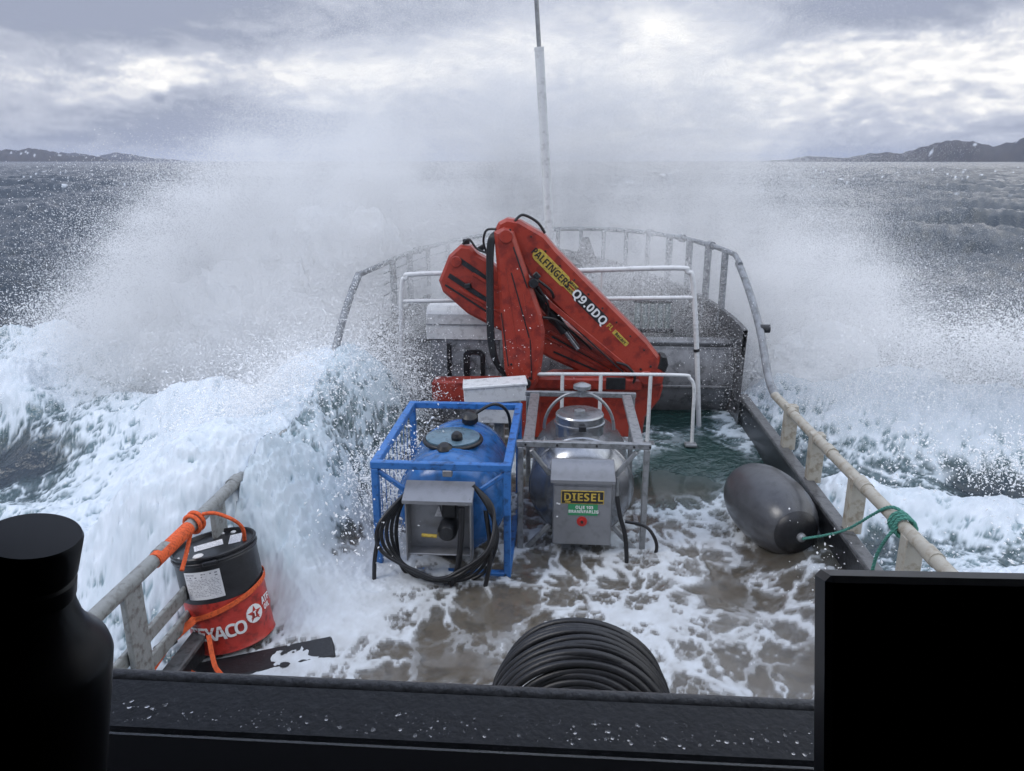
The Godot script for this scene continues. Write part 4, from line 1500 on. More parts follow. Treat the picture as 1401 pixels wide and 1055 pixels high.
# ============================================================ diesel tank
func build_diesel_tank() -> void:
	var t := thing("diesel_tank_skid", "stainless diesel tank in a grey steel frame with front cabinet", "tank", P(0.17, 0, 5.5))
	var w := 0.48
	var h := 0.93
	var d := 1.32
	var bw := 0.045
	var st: SurfaceTool
	for s in [-1, 1]:
		for z in [0.0, -d]:
			st = mb()
			beam(st, Vector3(s * w, 0.0, z), Vector3(s * w, h - 0.024, z), bw, bw)
			obj("frame_post", st, M.galvanised, t)
		st = mb()
		beam(st, Vector3(s * (w - 0.06), h, -d + 0.03), Vector3(s * (w - 0.06), h, -0.03), bw * 1.9, bw * 0.6)
		obj("frame_rail", st, M.galvanised, t)
		st = mb()
		beam(st, Vector3(s * w, 0.03, -d + 0.03), Vector3(s * w, 0.03, -0.03), bw, bw)
		obj("frame_rail", st, M.galvanised, t)
		st = mb()
		beam(st, Vector3(s * (w - 0.08), h - 0.05, 0.0), Vector3(s * 0.25, h - 0.26, -0.02), 0.035, 0.03, Vector3.BACK)
		obj("corner_brace", st, M.galvanised, t)
		st = mb()
		beam(st, Vector3(s * (w - 0.05), 0.05, 0.0), Vector3(s * 0.25, 0.24, -0.02), 0.04, 0.03, Vector3.BACK)
		obj("corner_brace", st, M.galvanised, t)
	for z in [0.0, -d]:
		st = mb()
		beam(st, Vector3(-w - 0.03, h, z), Vector3(w + 0.03, h, z), bw, bw + 0.004)
		obj("frame_rail", st, M.galvanised, t)
	st = mb()
	beam(st, Vector3(-w, 0.032, -d), Vector3(w, 0.032, -d), bw, bw)
	obj("frame_rail", st, M.galvanised, t)
	for x in [-0.44, -0.2, 0.1, 0.38, 0.5]:
		st = mb(true)
		line(st, Vector3(x, h, 0.022), Vector3(x, h, 0.034), 0.009, 8)
		obj("bolt", st, M.black_steel, t)
	var lay := Transform3D(Basis(Vector3(1, 0, 0), Vector3(0, 0, 1), Vector3(0, -1, 0)), Vector3(0.0, 0.44, 0))
	st = mb(true)
	lathe(st, [Vector2(0, -1.28), Vector2(0.2, -1.25), Vector2(0.33, -1.18), Vector2(0.405, -1.08), Vector2(0.42, -1.0), Vector2(0.42, -0.32), Vector2(0.41, -0.25), Vector2(0.36, -0.17), Vector2(0.24, -0.11), Vector2(0, -0.085)], 48, lay)
	obj("tank", st, M.stainless, t)
	st = mb(true)
	lathe(st, [Vector2(0.418, -0.36), Vector2(0.43, -0.35), Vector2(0.43, -0.33), Vector2(0.418, -0.32)], 48, lay)
	obj("tank_weld", st, M.stainless, t)
	# filling neck with lid
	st = mb(true)
	lathe(st, [Vector2(0.2, 0.76), Vector2(0.2, 0.90), Vector2(0.212, 0.905), Vector2(0.212, 0.925), Vector2(0.2, 0.93), Vector2(0.2, 0.985), Vector2(0.19, 0.998), Vector2(0.06, 1.005), Vector2(0, 1.006)], 40, Transform3D(Basis(), Vector3(-0.02, 0.0, -0.58)))
	obj("filling_neck", st, M.stainless, t)
	st = mb(true)
	lathe(st, [Vector2(0.045, 1.0), Vector2(0.045, 1.018), Vector2(0.03, 1.022), Vector2(0, 1.022)], 20, Transform3D(Basis(), Vector3(-0.02, 0.0, -0.58)))
	obj("lid_boss", st, M.galvanised, t)
	st = mb(true)
	tube(st, arc(Vector3(-0.02, 0.78, -0.78), Vector3(0.30, 0, 0), Vector3(0, 0.33, 0), 0.0, PI, 24), 0.014, 8)
	obj("guard_hoop", st, M.galvanised, t)
	st = mb(true)
	lathe(st, [Vector2(0, 0), Vector2(0.035, 0.0), Vector2(0.035, 0.06), Vector2(0.075, 0.07), Vector2(0.075, 0.10), Vector2(0.03, 0.12), Vector2(0, 0.12)], 16, Transform3D(Basis(), Vector3(-0.0, 1.07, -0.80)))
	obj("wing_knob", st, M.galvanised, t)
	st = mb()
	bx(st, Vector3(0.0, 0.93, -0.355), Vector3(0.06, 0.05, 0.03))
	obj("lid_latch", st, M.black_steel, t)
	st = mb()
	bx(st, Vector3(-0.30, 0.80, -0.36), Vector3(0.05, 0.09, 0.07), Basis(Vector3(0, 0, 1), 0.6))
	obj("lifting_lug", st, M.galvanised, t)
	# pump cabinet with sloping roof
	st = mb()
	bx(st, Vector3(-0.0, 0.41, 0.015), Vector3(0.45, 0.52, 0.22), Basis(), 0.006)
	obj("cabinet", st, M.stainless_sheet, t)
	st = mb()
	prism(st, v2([-0.1, 0.0, 0.15, 0.0, 0.15, 0.025, -0.08, 0.105, -0.1, 0.105]), -0.245, 0.245, 0.005, Transform3D(Basis(Vector3(0, 0, 1), Vector3(0, 1, 0), Vector3(-1, 0, 0)), Vector3(0.0, 0.672, 0.0)))
	obj("cabinet_roof", st, M.stainless_sheet, t)
	st = mb()
	bx(st, Vector3(-0.0, 0.40, 0.128), Vector3(0.435, 0.48, 0.008), Basis(), 0.002)
	obj("cabinet_door", st, M.stainless_sheet, t)
	st = mb()
	bx(st, Vector3(0.0, 0.555, 0.134), Vector3(0.325, 0.108, 0.006), Basis(), 0.002)
	obj("sign_border", st, M.print_yellow, t)
	st = mb()
	bx(st, Vector3(0.0, 0.555, 0.1375), Vector3(0.312, 0.095, 0.004), Basis(), 0.001)
	obj("diesel_sign", st, M.print_black, t)
	words(t, "sign_lettering", "DIESEL", 0.062, M.print_yellow, Transform3D(Basis(), Vector3(0.005, 0.558, 0.141)), true, 0.003, 1.08)
	st = mb()
	bx(st, Vector3(-0.11, 0.517, 0.141), Vector3(0.04, 0.01, 0.003), Basis(), 0.001)
	obj("sign_underline", st, M.print_yellow, t)
	st = mb()
	bx(st, Vector3(0.005, 0.452, 0.1345), Vector3(0.225, 0.092, 0.005), Basis(), 0.002)
	obj("green_sign", st, M.sign_green, t)
	words(t, "sign_lettering", "OLJE 103", 0.024, M.print_white, Transform3D(Basis(), Vector3(0.015, 0.473, 0.138)), true, 0.003)
	words(t, "sign_lettering", "BRANNFARLIG", 0.024, M.print_white, Transform3D(Basis(), Vector3(0.01, 0.438, 0.138)), true, 0.003)
	st = mb(true)
	lathe(st, [Vector2(0, 0.015), Vector2(0.02, 0.015), Vector2(0.022, 0.01), Vector2(0.038, 0.01), Vector2(0.04, 0.0)], 24, Transform3D(Basis(Vector3(1, 0, 0), Vector3(0, 0, 1), Vector3(0, -1, 0)), Vector3(0.0, 0.355, 0.132)))
	obj("stop_button", st, M.button_red, t)
	st = mb(true)
	lathe(st, [Vector2(0, 0.022), Vector2(0.01, 0.02), Vector2(0.012, 0.014)], 16, Transform3D(Basis(Vector3(1, 0, 0), Vector3(0, 0, 1), Vector3(0, -1, 0)), Vector3(0.0, 0.355, 0.132)))
	obj("keyhole", st, M.print_black, t)
	for y in [0.50, 0.495, 0.39]:
		st = mb()
		bx(st, Vector3(-0.19 + (0.015 if y == 0.495 else 0.0), y, 0.136), Vector3(0.015, 0.012, 0.008))
		obj("lock", st, M.paper, t)
	# delivery hose on the right
	st = mb(true)
	line(st, Vector3(0.26, 0.70, 0.08), Vector3(0.262, 0.56, 0.10), 0.012, 8)
	obj("hose_fitting", st, M.galvanised, t)
	st = mb(true)
	tube(st, smooth_path([Vector3(0.262, 0.56, 0.10), Vector3(0.285, 0.42, 0.13), Vector3(0.33, 0.26, 0.16), Vector3(0.345, 0.10, 0.2), Vector3(0.345, -0.02, 0.22)], 8), 0.017, 8)
	obj("hose", st, M.hose, t)
	st = mb(true)
	tube(st, smooth_path([Vector3(0.34, 0.30, 0.0), Vector3(0.5, 0.27, 0.02), Vector3(0.58, 0.16, 0.04), Vector3(0.58, 0.06, 0.05), Vector3(0.5, 0.02, 0.06)], 8), 0.014, 8)
	obj("hose", st, M.hose, t)


# ============================================================ oil drum
func build_drum() -> void:
	var t := thing("oil_drum", "black and red oil drum strapped upright to the port rail", "drum", P(-2.03, 0.03, 4.22))
	var b := Basis(Vector3(0, 0, 1), 0.16) * Basis(Vector3(1, 0, 0), -0.09)
	t.basis = b.scaled(Vector3.ONE * 0.95)
	t.position.x -= 0.07
	var R := 0.265
	var L := 0.68
	var st := mb(true)
	lathe(st, [Vector2(R - 0.004, 0.36), Vector2(R, 0.362), Vector2(R, 0.605), Vector2(R + 0.006, 0.618), Vector2(R, 0.631), Vector2(R, L - 0.03), Vector2(R + 0.009, L - 0.022), Vector2(R + 0.012, L - 0.008), Vector2(R + 0.006, L), Vector2(R - 0.004, L - 0.004), Vector2(R - 0.012, L - 0.025), Vector2(0, L - 0.025)], 56)
	obj("upper_shell", st, M.drum_black, t)
	st = mb(true)
	lathe(st, [Vector2(0, 0.02), Vector2(R - 0.01, 0.02), Vector2(R, 0.0), Vector2(R + 0.01, 0.01), Vector2(R, 0.03), Vector2(R, 0.16), Vector2(R + 0.006, 0.175), Vector2(R, 0.19), Vector2(R, 0.362)], 56)
	obj("lower_shell", st, M.drum_red, t)
	st = mb(true)
	tube(st, ring_path(Vector3(0, L - 0.045, 0), Vector3(R + 0.004, 0, 0), Vector3(0, 0, R + 0.004), 48), 0.009, 6, true)
	obj("lid_ring", st, M.drum_black, t)
	st = mb()
	bx(st, Vector3(0.10, L - 0.04, 0.268), Vector3(0.09, 0.03, 0.03), Basis(Vector3.UP, 0.3))
	obj("ring_bolt", st, M.black_steel, t)
	# papers on the lid
	var pm := print_paper(1)
	var right := Vector3(0.896, 0, -0.444)
	var away := Vector3(-0.444, 0, -0.896)
	for q in [[-0.035, 0.035, 0.185, 0.12, 0.06], [0.14, 0.035, 0.08, 0.185, -0.10]]:
		st = mb()
		paper(st, Transform3D(Basis(Vector3.UP, 0.46 + q[4]), right * q[0] + away * q[1] + Vector3(0, L - 0.0225, 0)), q[2], q[3])
		obj("paper", st, pm, t)
	for q in [[-0.10, -0.13, 0.036], [-0.17, -0.03, 0.014], [-0.22, -0.08, 0.008], [0.13, 0.20, 0.02], [0.06, 0.225, 0.012]]:
		st = mb(true)
		lathe(st, [Vector2(q[2], 0), Vector2(q[2] * 0.8, 0.008), Vector2(0, 0.01)], 12, Transform3D(Basis(), right * q[0] + away * q[1] + Vector3(0, L - 0.026, 0)))
		obj("bung_cap" if q[2] > 0.03 else "foam_blob", st, M.print_white, t)
	# curved label and lettering; angles from +z towards +x
	var f0 := 0.46
	st = mb()
	curved_patch(st, R + 0.002, f0 - 0.86, f0 + 0.06, 0.395, 0.585, 12)
	obj("paper_label", st, print_paper(2), t)
	var letters := "TEXACO"
	for i in 6:
		var a := f0 - 1.0 + 0.245 * i
		words(t, "lettering", letters[i], 0.088, M.print_white, Transform3D(Basis(Vector3.UP, a), Vector3(sin(a), 0, cos(a)) * (R + 0.003) + Vector3(0, 0.15, 0)), true, 0.004, 1.02)
	# white disc with a red star and its letter
	var sa := f0 + 0.64
	var at := Transform3D(Basis(Vector3.UP, sa), Vector3(sin(sa), 0, cos(sa)) * (R - 0.006) + Vector3(0, 0.20, 0))
	st = mb()
	prism(st, round_rect(0.125, 0.125, 0.0624), 0.0, 0.009, 0.001, at)
	obj("star_disc", st, M.print_white, t)
	st = mb()
	var star := PackedVector2Array()
	for k in 10:
		var a := PI / 2 + TAU * k / 10.0
		star.append(Vector2(cos(a), sin(a)) * (0.056 if k % 2 == 0 else 0.023))
	prism(st, star, 0.008, 0.0115, 0.0008, at)
	obj("star", st, M.drum_red, t)
	words(t, "star_letter", "T", 0.036, M.print_white, at * Transform3D(Basis(), Vector3(0, -0.002, 0.013)), true, 0.003)
	sa = f0 + 1.12
	at = Transform3D(Basis(Vector3.UP, sa), Vector3(sin(sa), 0, cos(sa)) * (R + 0.002) + Vector3(0, 0.235, 0))
	words(t, "lettering", "ATF", 0.045, M.print_white, at * Transform3D(Basis(), Vector3(0, 0.012, 0)), true, 0.003)
	words(t, "lettering", "OIL", 0.035, M.print_white, at * Transform3D(Basis(), Vector3(0, -0.04, 0)), true, 0.003)
	# lashing strap round the drum, over a buckle to the stanchion
	var sp := thing("ratchet_strap", "orange ratchet strap round the oil drum with buckle and loose tails", "strap", P(-2.03, 0.03, 4.22))
	sp.basis = b.scaled(Vector3.ONE * 0.95)
	sp.position.x -= 0.07
	st = mb()
	var last := Vector3.ZERO
	for k in 49:
		var a := f0 - 1.25 + (PI * 1.35) * k / 48.0
		var hgt := 0.315 + 0.075 * sin((a - f0) * 0.9)
		var p := Vector3(sin(a) * (R + 0.010), hgt, cos(a) * (R + 0.010))
		if k:
			strap_piece(st, last, p, 0.034, Vector3(p.x, 0, p.z).normalized())
		last = p
	obj("band", st, M.strap, sp)
	var start := Vector3(sin(f0 - 1.25) * (R + 0.01), 0.315 + 0.075 * sin(-1.125), cos(f0 - 1.25) * (R + 0.01))
	var buckle := Vector3(-0.25, 0.17, 0.40)
	var post := Vector3(-0.16, 0.22, 0.78)
	st = mb()
	strap_piece(st, start, buckle, 0.05, Vector3(0.6, 0.4, 0.7))
	strap_piece(st, Vector3(-0.10, 0.265, R - 0.01), buckle, 0.05, Vector3(0.3, 0.3, 0.9))
	obj("strap_end", st, M.strap, sp)
	st = mb()
	strap_piece(st, buckle, post, 0.05, Vector3(0.9, 0.4, 0.2))
	strap_piece(st, buckle + Vector3(0, -0.02, 0), post + Vector3(0.0, -0.06, 0.02), 0.04, Vector3(0.9, 0.4, 0.2))
	obj("strap_end", st, M.strap, sp)
	st = mb()
	bx(st, buckle + Vector3(0.02, 0.02, 0.02), Vector3(0.07, 0.05, 0.15), Basis(Vector3.UP, -0.2), 0.008)
	obj("buckle", st, M.black_steel, sp)
	st = mb()
	bx(st, buckle + Vector3(0.04, 0.03, 0.03), Vector3(0.05, 0.05, 0.03), Basis(Vector3.UP, -0.2), 0.006)
	obj("buckle_pin", st, M.galvanised, sp)
	for q in [[Vector3(0.0, 0.17, 0.31), Vector3(0.06, 0.02, 0.42), Vector3(0.14, -0.03, 0.5), Vector3(0.1, -0.04, 0.58)], [Vector3(-0.18, 0.12, 0.44), Vector3(-0.12, 0.02, 0.44), Vector3(-0.05, -0.02, 0.46), Vector3(-0.04, -0.04, 0.5)]]:
		st = mb()
		var path := smooth_path(q, 5)
		for k in path.size() - 1:
			strap_piece(st, path[k], path[k + 1], 0.03, Vector3(0.4, 0.3, 0.8))
		obj("loose_tail", st, M.strap, sp)
	# orange sling round the rail and onto the lid
	var sl := thing("orange_sling", "orange rope sling from the port rail to the drum lid", "sling", P(-2.26, 0.85, 4.22))
	st = mb(true)
	tube(st, smooth_path([Vector3(0.0, 0.0, 0.52), Vector3(0, 0, 0.32), Vector3(0, 0.0, 0.12)], 5), 0.0445, 12)
	obj("rail_wrap", st, M.strap, sl)
	for k in 2:
		st = mb(true)
		tube(st, ring_path(Vector3(0, 0, 0.06 - 0.05 * k), Vector3(0.06, 0, 0.02), Vector3(0, 0.055, 0), 18), 0.013, 8, true)
		obj("turn", st, M.strap, sl)
	st = mb(true)
	tube(st, smooth_path([Vector3(0.05, 0.05, 0.02), Vector3(0.12, 0.05, 0.0), Vector3(0.22, 0.0, -0.02), Vector3(0.26, -0.08, -0.06), Vector3(0.25, -0.19, -0.09)], 7), 0.012, 8)
	obj("tail", st, M.strap, sl)
	st = mb(true)
	tube(st, smooth_path([Vector3(0.0, -0.05, 0.10), Vector3(0.03, -0.10, 0.22), Vector3(0.04, -0.17, 0.32)], 7), 0.013, 8)
	obj("tail", st, M.strap, sl)
	# black board under the drum
	var bd := thing("black_board", "wet black rubber board lying on the deck under the oil drum", "board", P(-1.80, 0.035, 3.95))
	st = mb()
	bx(st, Vector3(0.0, 0.0, 0.0), Vector3(0.85, 0.04, 0.22), Basis(Vector3.UP, 0.36) * Basis(Vector3(0, 0, 1), 0.04), 0.01)
	obj("plank", st, M.rubber, bd)


func strap_piece(st: SurfaceTool, a: Vector3, b: Vector3, w: float, out: Vector3) -> void:
	var z := (b - a).normalized()
	var x := out.cross(z).normalized()
	bx(st, (a + b) * 0.5, Vector3(w, 0.005, a.distance_to(b) + 0.004), Basis(x, z.cross(x), z), 0.001)


func paper(st: SurfaceTool, xf: Transform3D, w: float, h: float) -> void:
	var c := [Vector3(-w / 2, 0, h / 2), Vector3(-w / 2, 0, -h / 2), Vector3(w / 2, 0, -h / 2), Vector3(w / 2, 0, h / 2)]
	var uv := [Vector2(0, 1), Vector2(0, 0), Vector2(1, 0), Vector2(1, 1)]
	for k in [0, 1, 2, 0, 2, 3]:
		st.set_uv(uv[k])
		st.add_vertex(xf * c[k])


func curved_patch(st: SurfaceTool, r: float, a0: float, a1: float, y0: float, y1: float, n: int) -> void:
	st.set_smooth_group(0)
	for i in n:
		var q := []
		for e in [[i, 0], [i, 1], [i + 1, 1], [i + 1, 0]]:
			var u := float(e[0]) / n
			var a := lerpf(a0, a1, u)
			q.append([Vector3(sin(a) * r, lerpf(y0, y1, e[1]), cos(a) * r), Vector2(u, 1.0 - e[1])])
		for k in [0, 1, 2, 0, 2, 3]:
			st.set_uv(q[k][1])
			st.add_vertex(q[k][0])


func print_paper(s: int) -> StandardMaterial3D:
	# small print on a paper label
	var g := RandomNumberGenerator.new()
	g.seed = 400 + s
	var im := Image.create(160, 128, false, Image.FORMAT_RGB8)
	im.fill(Color(0.84, 0.84, 0.85))
	for k in 26:
		im.fill_rect(Rect2i(g.randi_range(0, 150), g.randi_range(0, 120), g.randi_range(6, 30), g.randi_range(4, 16)), Color(0.80, 0.80, 0.815))
	var y := 10
	while y < 118:
		var x := 10
		var big := y < 26
		while x < 148:
			var w := g.randi_range(3, 12)
			if g.randf() < (0.5 if big else 0.85):
				im.fill_rect(Rect2i(x, y, mini(w, 150 - x), 5 if big else 2), Color(0.45, 0.45, 0.48))
			x += w + g.randi_range(2, 5)
		y += 12 if big else 7
	var m := StandardMaterial3D.new()
	m.albedo_texture = ImageTexture.create_from_image(im)
	m.roughness = 0.55
	m.cull_mode = BaseMaterial3D.CULL_DISABLED
	return m


# ============================================================ fender
func build_fender() -> void:
	var t := thing("pneumatic_fender", "big dark grey rubber fender lying on deck by starboard rail", "fender", P(1.66, 0.36, 5.72))
	var axis := Vector3(0.20, 0.0, 0.98).normalized()
	var x := Vector3.UP.cross(axis).normalized()
	var lay := Transform3D(Basis(x, axis, x.cross(axis)), Vector3.ZERO)
	var st := mb(true)
	var prof := []
	for k in 29:
		var a := -PI / 2 + PI * k / 28.0
		prof.append(Vector2(0.292 * pow(maxf(cos(a), 0.0), 0.72), 0.50 * signf(sin(a)) * pow(absf(sin(a)), 0.95)))
	lathe(st, prof, 48, lay)
	obj("body", st, M.fender_rubber, t)
	st = mb(true)
	lathe(st, [Vector2(0.168, 0.42), Vector2(0.172, 0.445), Vector2(0.155, 0.475), Vector2(0.11, 0.502), Vector2(0.05, 0.517), Vector2(0, 0.52)], 32, lay)
	obj("end_cap", st, M.rubber, t)
	st = mb(true)
	lathe(st, [Vector2(0, 0.50), Vector2(0.034, 0.50), Vector2(0.034, 0.54), Vector2(0.02, 0.555), Vector2(0, 0.555)], 16, lay)
	obj("end_eye", st, M.galvanised, t)
	var tip: Vector3 = t.position + axis * 0.55
	var r := thing("mooring_rope", "green rope tying the grey fender to the starboard rail", "rope", Vector3.ZERO)
	rope("span", [tip, tip.lerp(P(2.06, 0.9, 4.5), 0.5) + Vector3(0, -0.025, 0), P(2.02, 0.925, 4.52), P(2.09, 0.94, 4.44), P(2.13, 0.90, 4.40)], 0.011, M.rope_green, r, 16)
	for k in 3:
		var f := 4.40 - 0.038 * k
		rope("turn", [P(2.00, 0.89, f), P(2.02, 0.94, f), P(2.06, 0.958, f - 0.01), P(2.10, 0.94, f - 0.02), P(2.12, 0.89, f - 0.03), P(2.10, 0.85, f - 0.03), P(2.06, 0.832, f - 0.02), P(2.02, 0.85, f - 0.01), P(2.00, 0.89, f)], 0.011, M.rope_green, r, 8)
	rope("tail", [P(2.02, 0.9, 4.32), P(1.98, 0.82, 4.34), P(1.97, 0.66, 4.42), P(1.97, 0.5, 4.46), P(1.97, 0.3, 4.5)], 0.011, M.rope_green, r, 14)


# ============================================================ hose coil
func wavy(p: PackedVector3Array, ph: float) -> PackedVector3Array:
	for i in p.size():
		var a := TAU * i / p.size()
		p[i] = p[i] * (1.0 + 0.011 * sin(2.0 * a + ph) + 0.007 * sin(5.0 * a + ph * 2.0)) + Vector3(0, 0, 0.006 * sin(3.0 * a + ph))
	return p


func build_hose_coil() -> void:
	var t := thing("hose_coil", "thick coil of black hose standing against the wheelhouse", "hose coil", P(0.12, 0.42, 3.15))
	var back := Basis(Vector3(1, 0, 0), -0.10)
	var rings := []
	# turns across the tread, then stepping inwards on the face towards the wheelhouse
	for k in 10:
		rings.append([0.428 - 0.003 * absf(k - 4.5), -0.16 + 0.039 * k])
	for k in 9:
		rings.append([0.412 - 0.026 * (k + 1), 0.205 + 0.010 * k])
	for q in rings:
		var st := mb(true)
		var wob := rng.randf_range(-0.007, 0.007)
		q[0] += rng.randf_range(-0.008, 0.006)
		var ph := rng.randf() * TAU
		tube(st, wavy(ring_path(Vector3(wob, rng.randf_range(-0.004, 0.004), q[1] + wob), Vector3(q[0], 0, 0.012), Vector3(0, q[0], rng.randf_range(-0.02, 0.02)), 64), ph), 0.0195, 8, true)
		obj("hose_turn", st, M.rubber, t, Transform3D(back, Vector3.ZERO))
	var st := mb(true)
	lathe(st, [Vector2(0.19, -0.15), Vector2(0.19, 0.2), Vector2(0.15, 0.2), Vector2(0.15, -0.15)], 32, Transform3D(back * Basis(Vector3(1, 0, 0), PI / 2), Vector3.ZERO))
	obj("core", st, M.black_steel, t)
	var pts := []
	for k in 9:
		var a := 0.7 + (PI - 1.4) * k / 8.0
		pts.append(back * Vector3(cos(a) * 0.235, sin(a) * 0.235, 0.30))
	rope("green_rope", pts, 0.010, M.rope_green, t, 10)
	st = mb()
	bx(st, Vector3(0, -0.40, 0.0), Vector3(0.5, 0.1, 0.34))
	obj("cradle", st, M.black_steel, t)


# ============================================================ spray
func drop_cell(s: int, n: int, cell: float) -> ArrayMesh:
	# fine droplets spread evenly through a cube of air
	var g := RandomNumberGenerator.new()
	g.seed = s
	var st := SurfaceTool.new()
	st.begin(Mesh.PRIMITIVE_TRIANGLES)
	st.set_smooth_group(-1)
	for i in n:
		var c := Vector3(g.randf() + g.randf() - 1.0, g.randf() + g.randf() - 1.0, g.randf() + g.randf() - 1.0) * cell * 0.85
		var r := 0.0011 + 0.0018 * pow(g.randf(), 2.5)
		var q := Basis.from_euler(Vector3(g.randf() * TAU, g.randf() * TAU, g.randf() * TAU))
		var v := [Vector3(1, 1, 1), Vector3(1, -1, -1), Vector3(-1, 1, -1), Vector3(-1, -1, 1)]
		for k in 4:
			v[k] = c + q * (v[k] * r * 0.8)
		for e in [[0, 1, 2], [0, 1, 3], [0, 2, 3], [1, 2, 3]]:
			tri(st, v[e[0]], v[e[1]], v[e[2]], c)
	st.generate_normals()
	st.set_material(M.droplet)
	return st.commit()


func cluster(s: int, n: int, spread: float, r0: float, r1: float, stretch: float, faces: int) -> ArrayMesh:
	var g := RandomNumberGenerator.new()
	g.seed = s
	var st := SurfaceTool.new()
	st.begin(Mesh.PRIMITIVE_TRIANGLES)
	st.set_smooth_group(-1)
	var dirs := [Vector3(1, 0, 0), Vector3(-1, 0, 0), Vector3(0, 1, 0), Vector3(0, -1, 0), Vector3(0, 0, 1), Vector3(0, 0, -1)]
	for i in n:
		var c := Vector3(g.randfn(), g.randfn(), g.randfn()) * spread
		var r := r0 + (r1 - r0) * pow(g.randf(), 2.5)
		var q := Basis.from_euler(Vector3(g.randf() * TAU, g.randf() * TAU, g.randf() * TAU))
		var sc := Vector3(r, r * (1.0 + stretch * g.randf()), r * (1.0 - 0.3 * g.randf()))
		if faces == 4:
			var v := [Vector3(1, 1, 1), Vector3(1, -1, -1), Vector3(-1, 1, -1), Vector3(-1, -1, 1)]
			for k in 4:
				v[k] = c + q * (v[k] * sc * 0.8)
			for e in [[0, 1, 2], [0, 1, 3], [0, 2, 3], [1, 2, 3]]:
				tri(st, v[e[0]], v[e[1]], v[e[2]], c)
		else:
			var v := []
			for k in 6:
				v.append(c + q * (dirs[k] * sc))
			for sx in [0, 1]:
				for sy in [2, 3]:
					for sz in [4, 5]:
						tri(st, v[sx], v[sy], v[sz], c)
	st.generate_normals()
	st.set_material(M.droplet)
	return st.commit()


func scatter(called: String, label: String, mesh: Mesh, seed_: int, blobs: Array, smin: float, smax: float, share := 1.0, from := Vector3.INF) -> void:
	# blobs: x, h, f, half sizes x, h, f, count
	var g := RandomNumberGenerator.new()
	g.seed = seed_
	var xs: Array[Transform3D] = []
	for b in blobs:
		for i in maxi(1, int(b[6] * share)):
			var d := Vector3(g.randfn(), g.randfn(), g.randfn()) * 0.6
			var p := P(b[0] + d.x * b[3], b[1] + d.y * b[4], b[2] + d.z * b[5])
			var s := g.randf_range(smin, smax)
			var q := Basis.from_euler(Vector3(g.randf() * TAU, g.randf() * TAU, g.randf() * TAU)).scaled(Vector3.ONE * s)
			if from != Vector3.INF:
				# thrown outward: drawn out along the line of flight
				var y := (p - from).normalized()
				var x := y.cross(Vector3.BACK).normalized()
				q = Basis(x, y, x.cross(y)) * Basis.from_scale(Vector3(0.45, 2.2, 0.45) * s) * Basis(Vector3.UP, g.randf() * TAU)
			xs.append(Transform3D(q, p))
	var mm := MultiMesh.new()
	mm.transform_format = MultiMesh.TRANSFORM_3D
	mm.mesh = mesh
	mm.instance_count = xs.size()
	for i in xs.size():
		mm.set_instance_transform(i, xs[i])
	var o := MultiMeshInstance3D.new()
	o.name = numbered(called)
	o.multimesh = mm
	add_child(o)
	tag(o, label, "spray", "", "stuff")


# spray burst: x, h, f, half sizes x, h, f, drops per cell at the middle
const BURSTS := [
	[-4.0, 0.9, 9.6, 1.7, 1.4, 1.3, 1300.0, 1], [-5.2, 0.5, 9.2, 1.2, 1.1, 1.0, 650.0, 1], [-3.0, 1.4, 10.2, 1.8, 1.8, 1.3, 900.0, 1], [-4.3, 1.7, 10.6, 1.5, 1.3, 1.1, 480.0, 1], [-2.4, 2.3, 11.6, 1.9, 1.6, 1.2, 420.0, 0], [-5.9, 0.9, 9.6, 0.7, 1.0, 0.8, 60.0, 0],
	[-0.8, 2.2, 12.6, 2.8, 2.0, 1.2, 400.0, 0], [1.2, 2.0, 12.6, 2.4, 2.0, 1.2, 400.0, 0], [0.2, 3.9, 13.2, 3.0, 1.7, 1.2, 240.0, 0], [-0.5, 1.2, 12.6, 3.2, 1.3, 1.0, 360.0, 0], [5.5, 0.6, 12.4, 3.0, 0.9, 1.8, 70.0, 0], [2.5, 1.2, 11.2, 1.4, 1.4, 1.2, 440.0, 0],
	[3.0, 0.8, 9.6, 1.2, 1.1, 1.0, 620.0, 1], [4.9, 0.45, 8.8, 1.9, 0.55, 0.6, 420.0, 1], [-2.2, 0.9, 9.0, 0.6, 0.9, 0.5, 200.0, 0], [1.3, 1.5, 9.7, 1.4, 0.7, 0.6, 300.0, 0], [-0.5, 1.5, 9.7, 1.5, 0.7, 0.8, 320.0, 0], [-1.9, 1.2, 9.0, 0.7, 0.9, 0.5, 330.0, 0], [-2.9, 0.7, 7.4, 0.6, 0.5, 1.0, 360.0, 0],
]


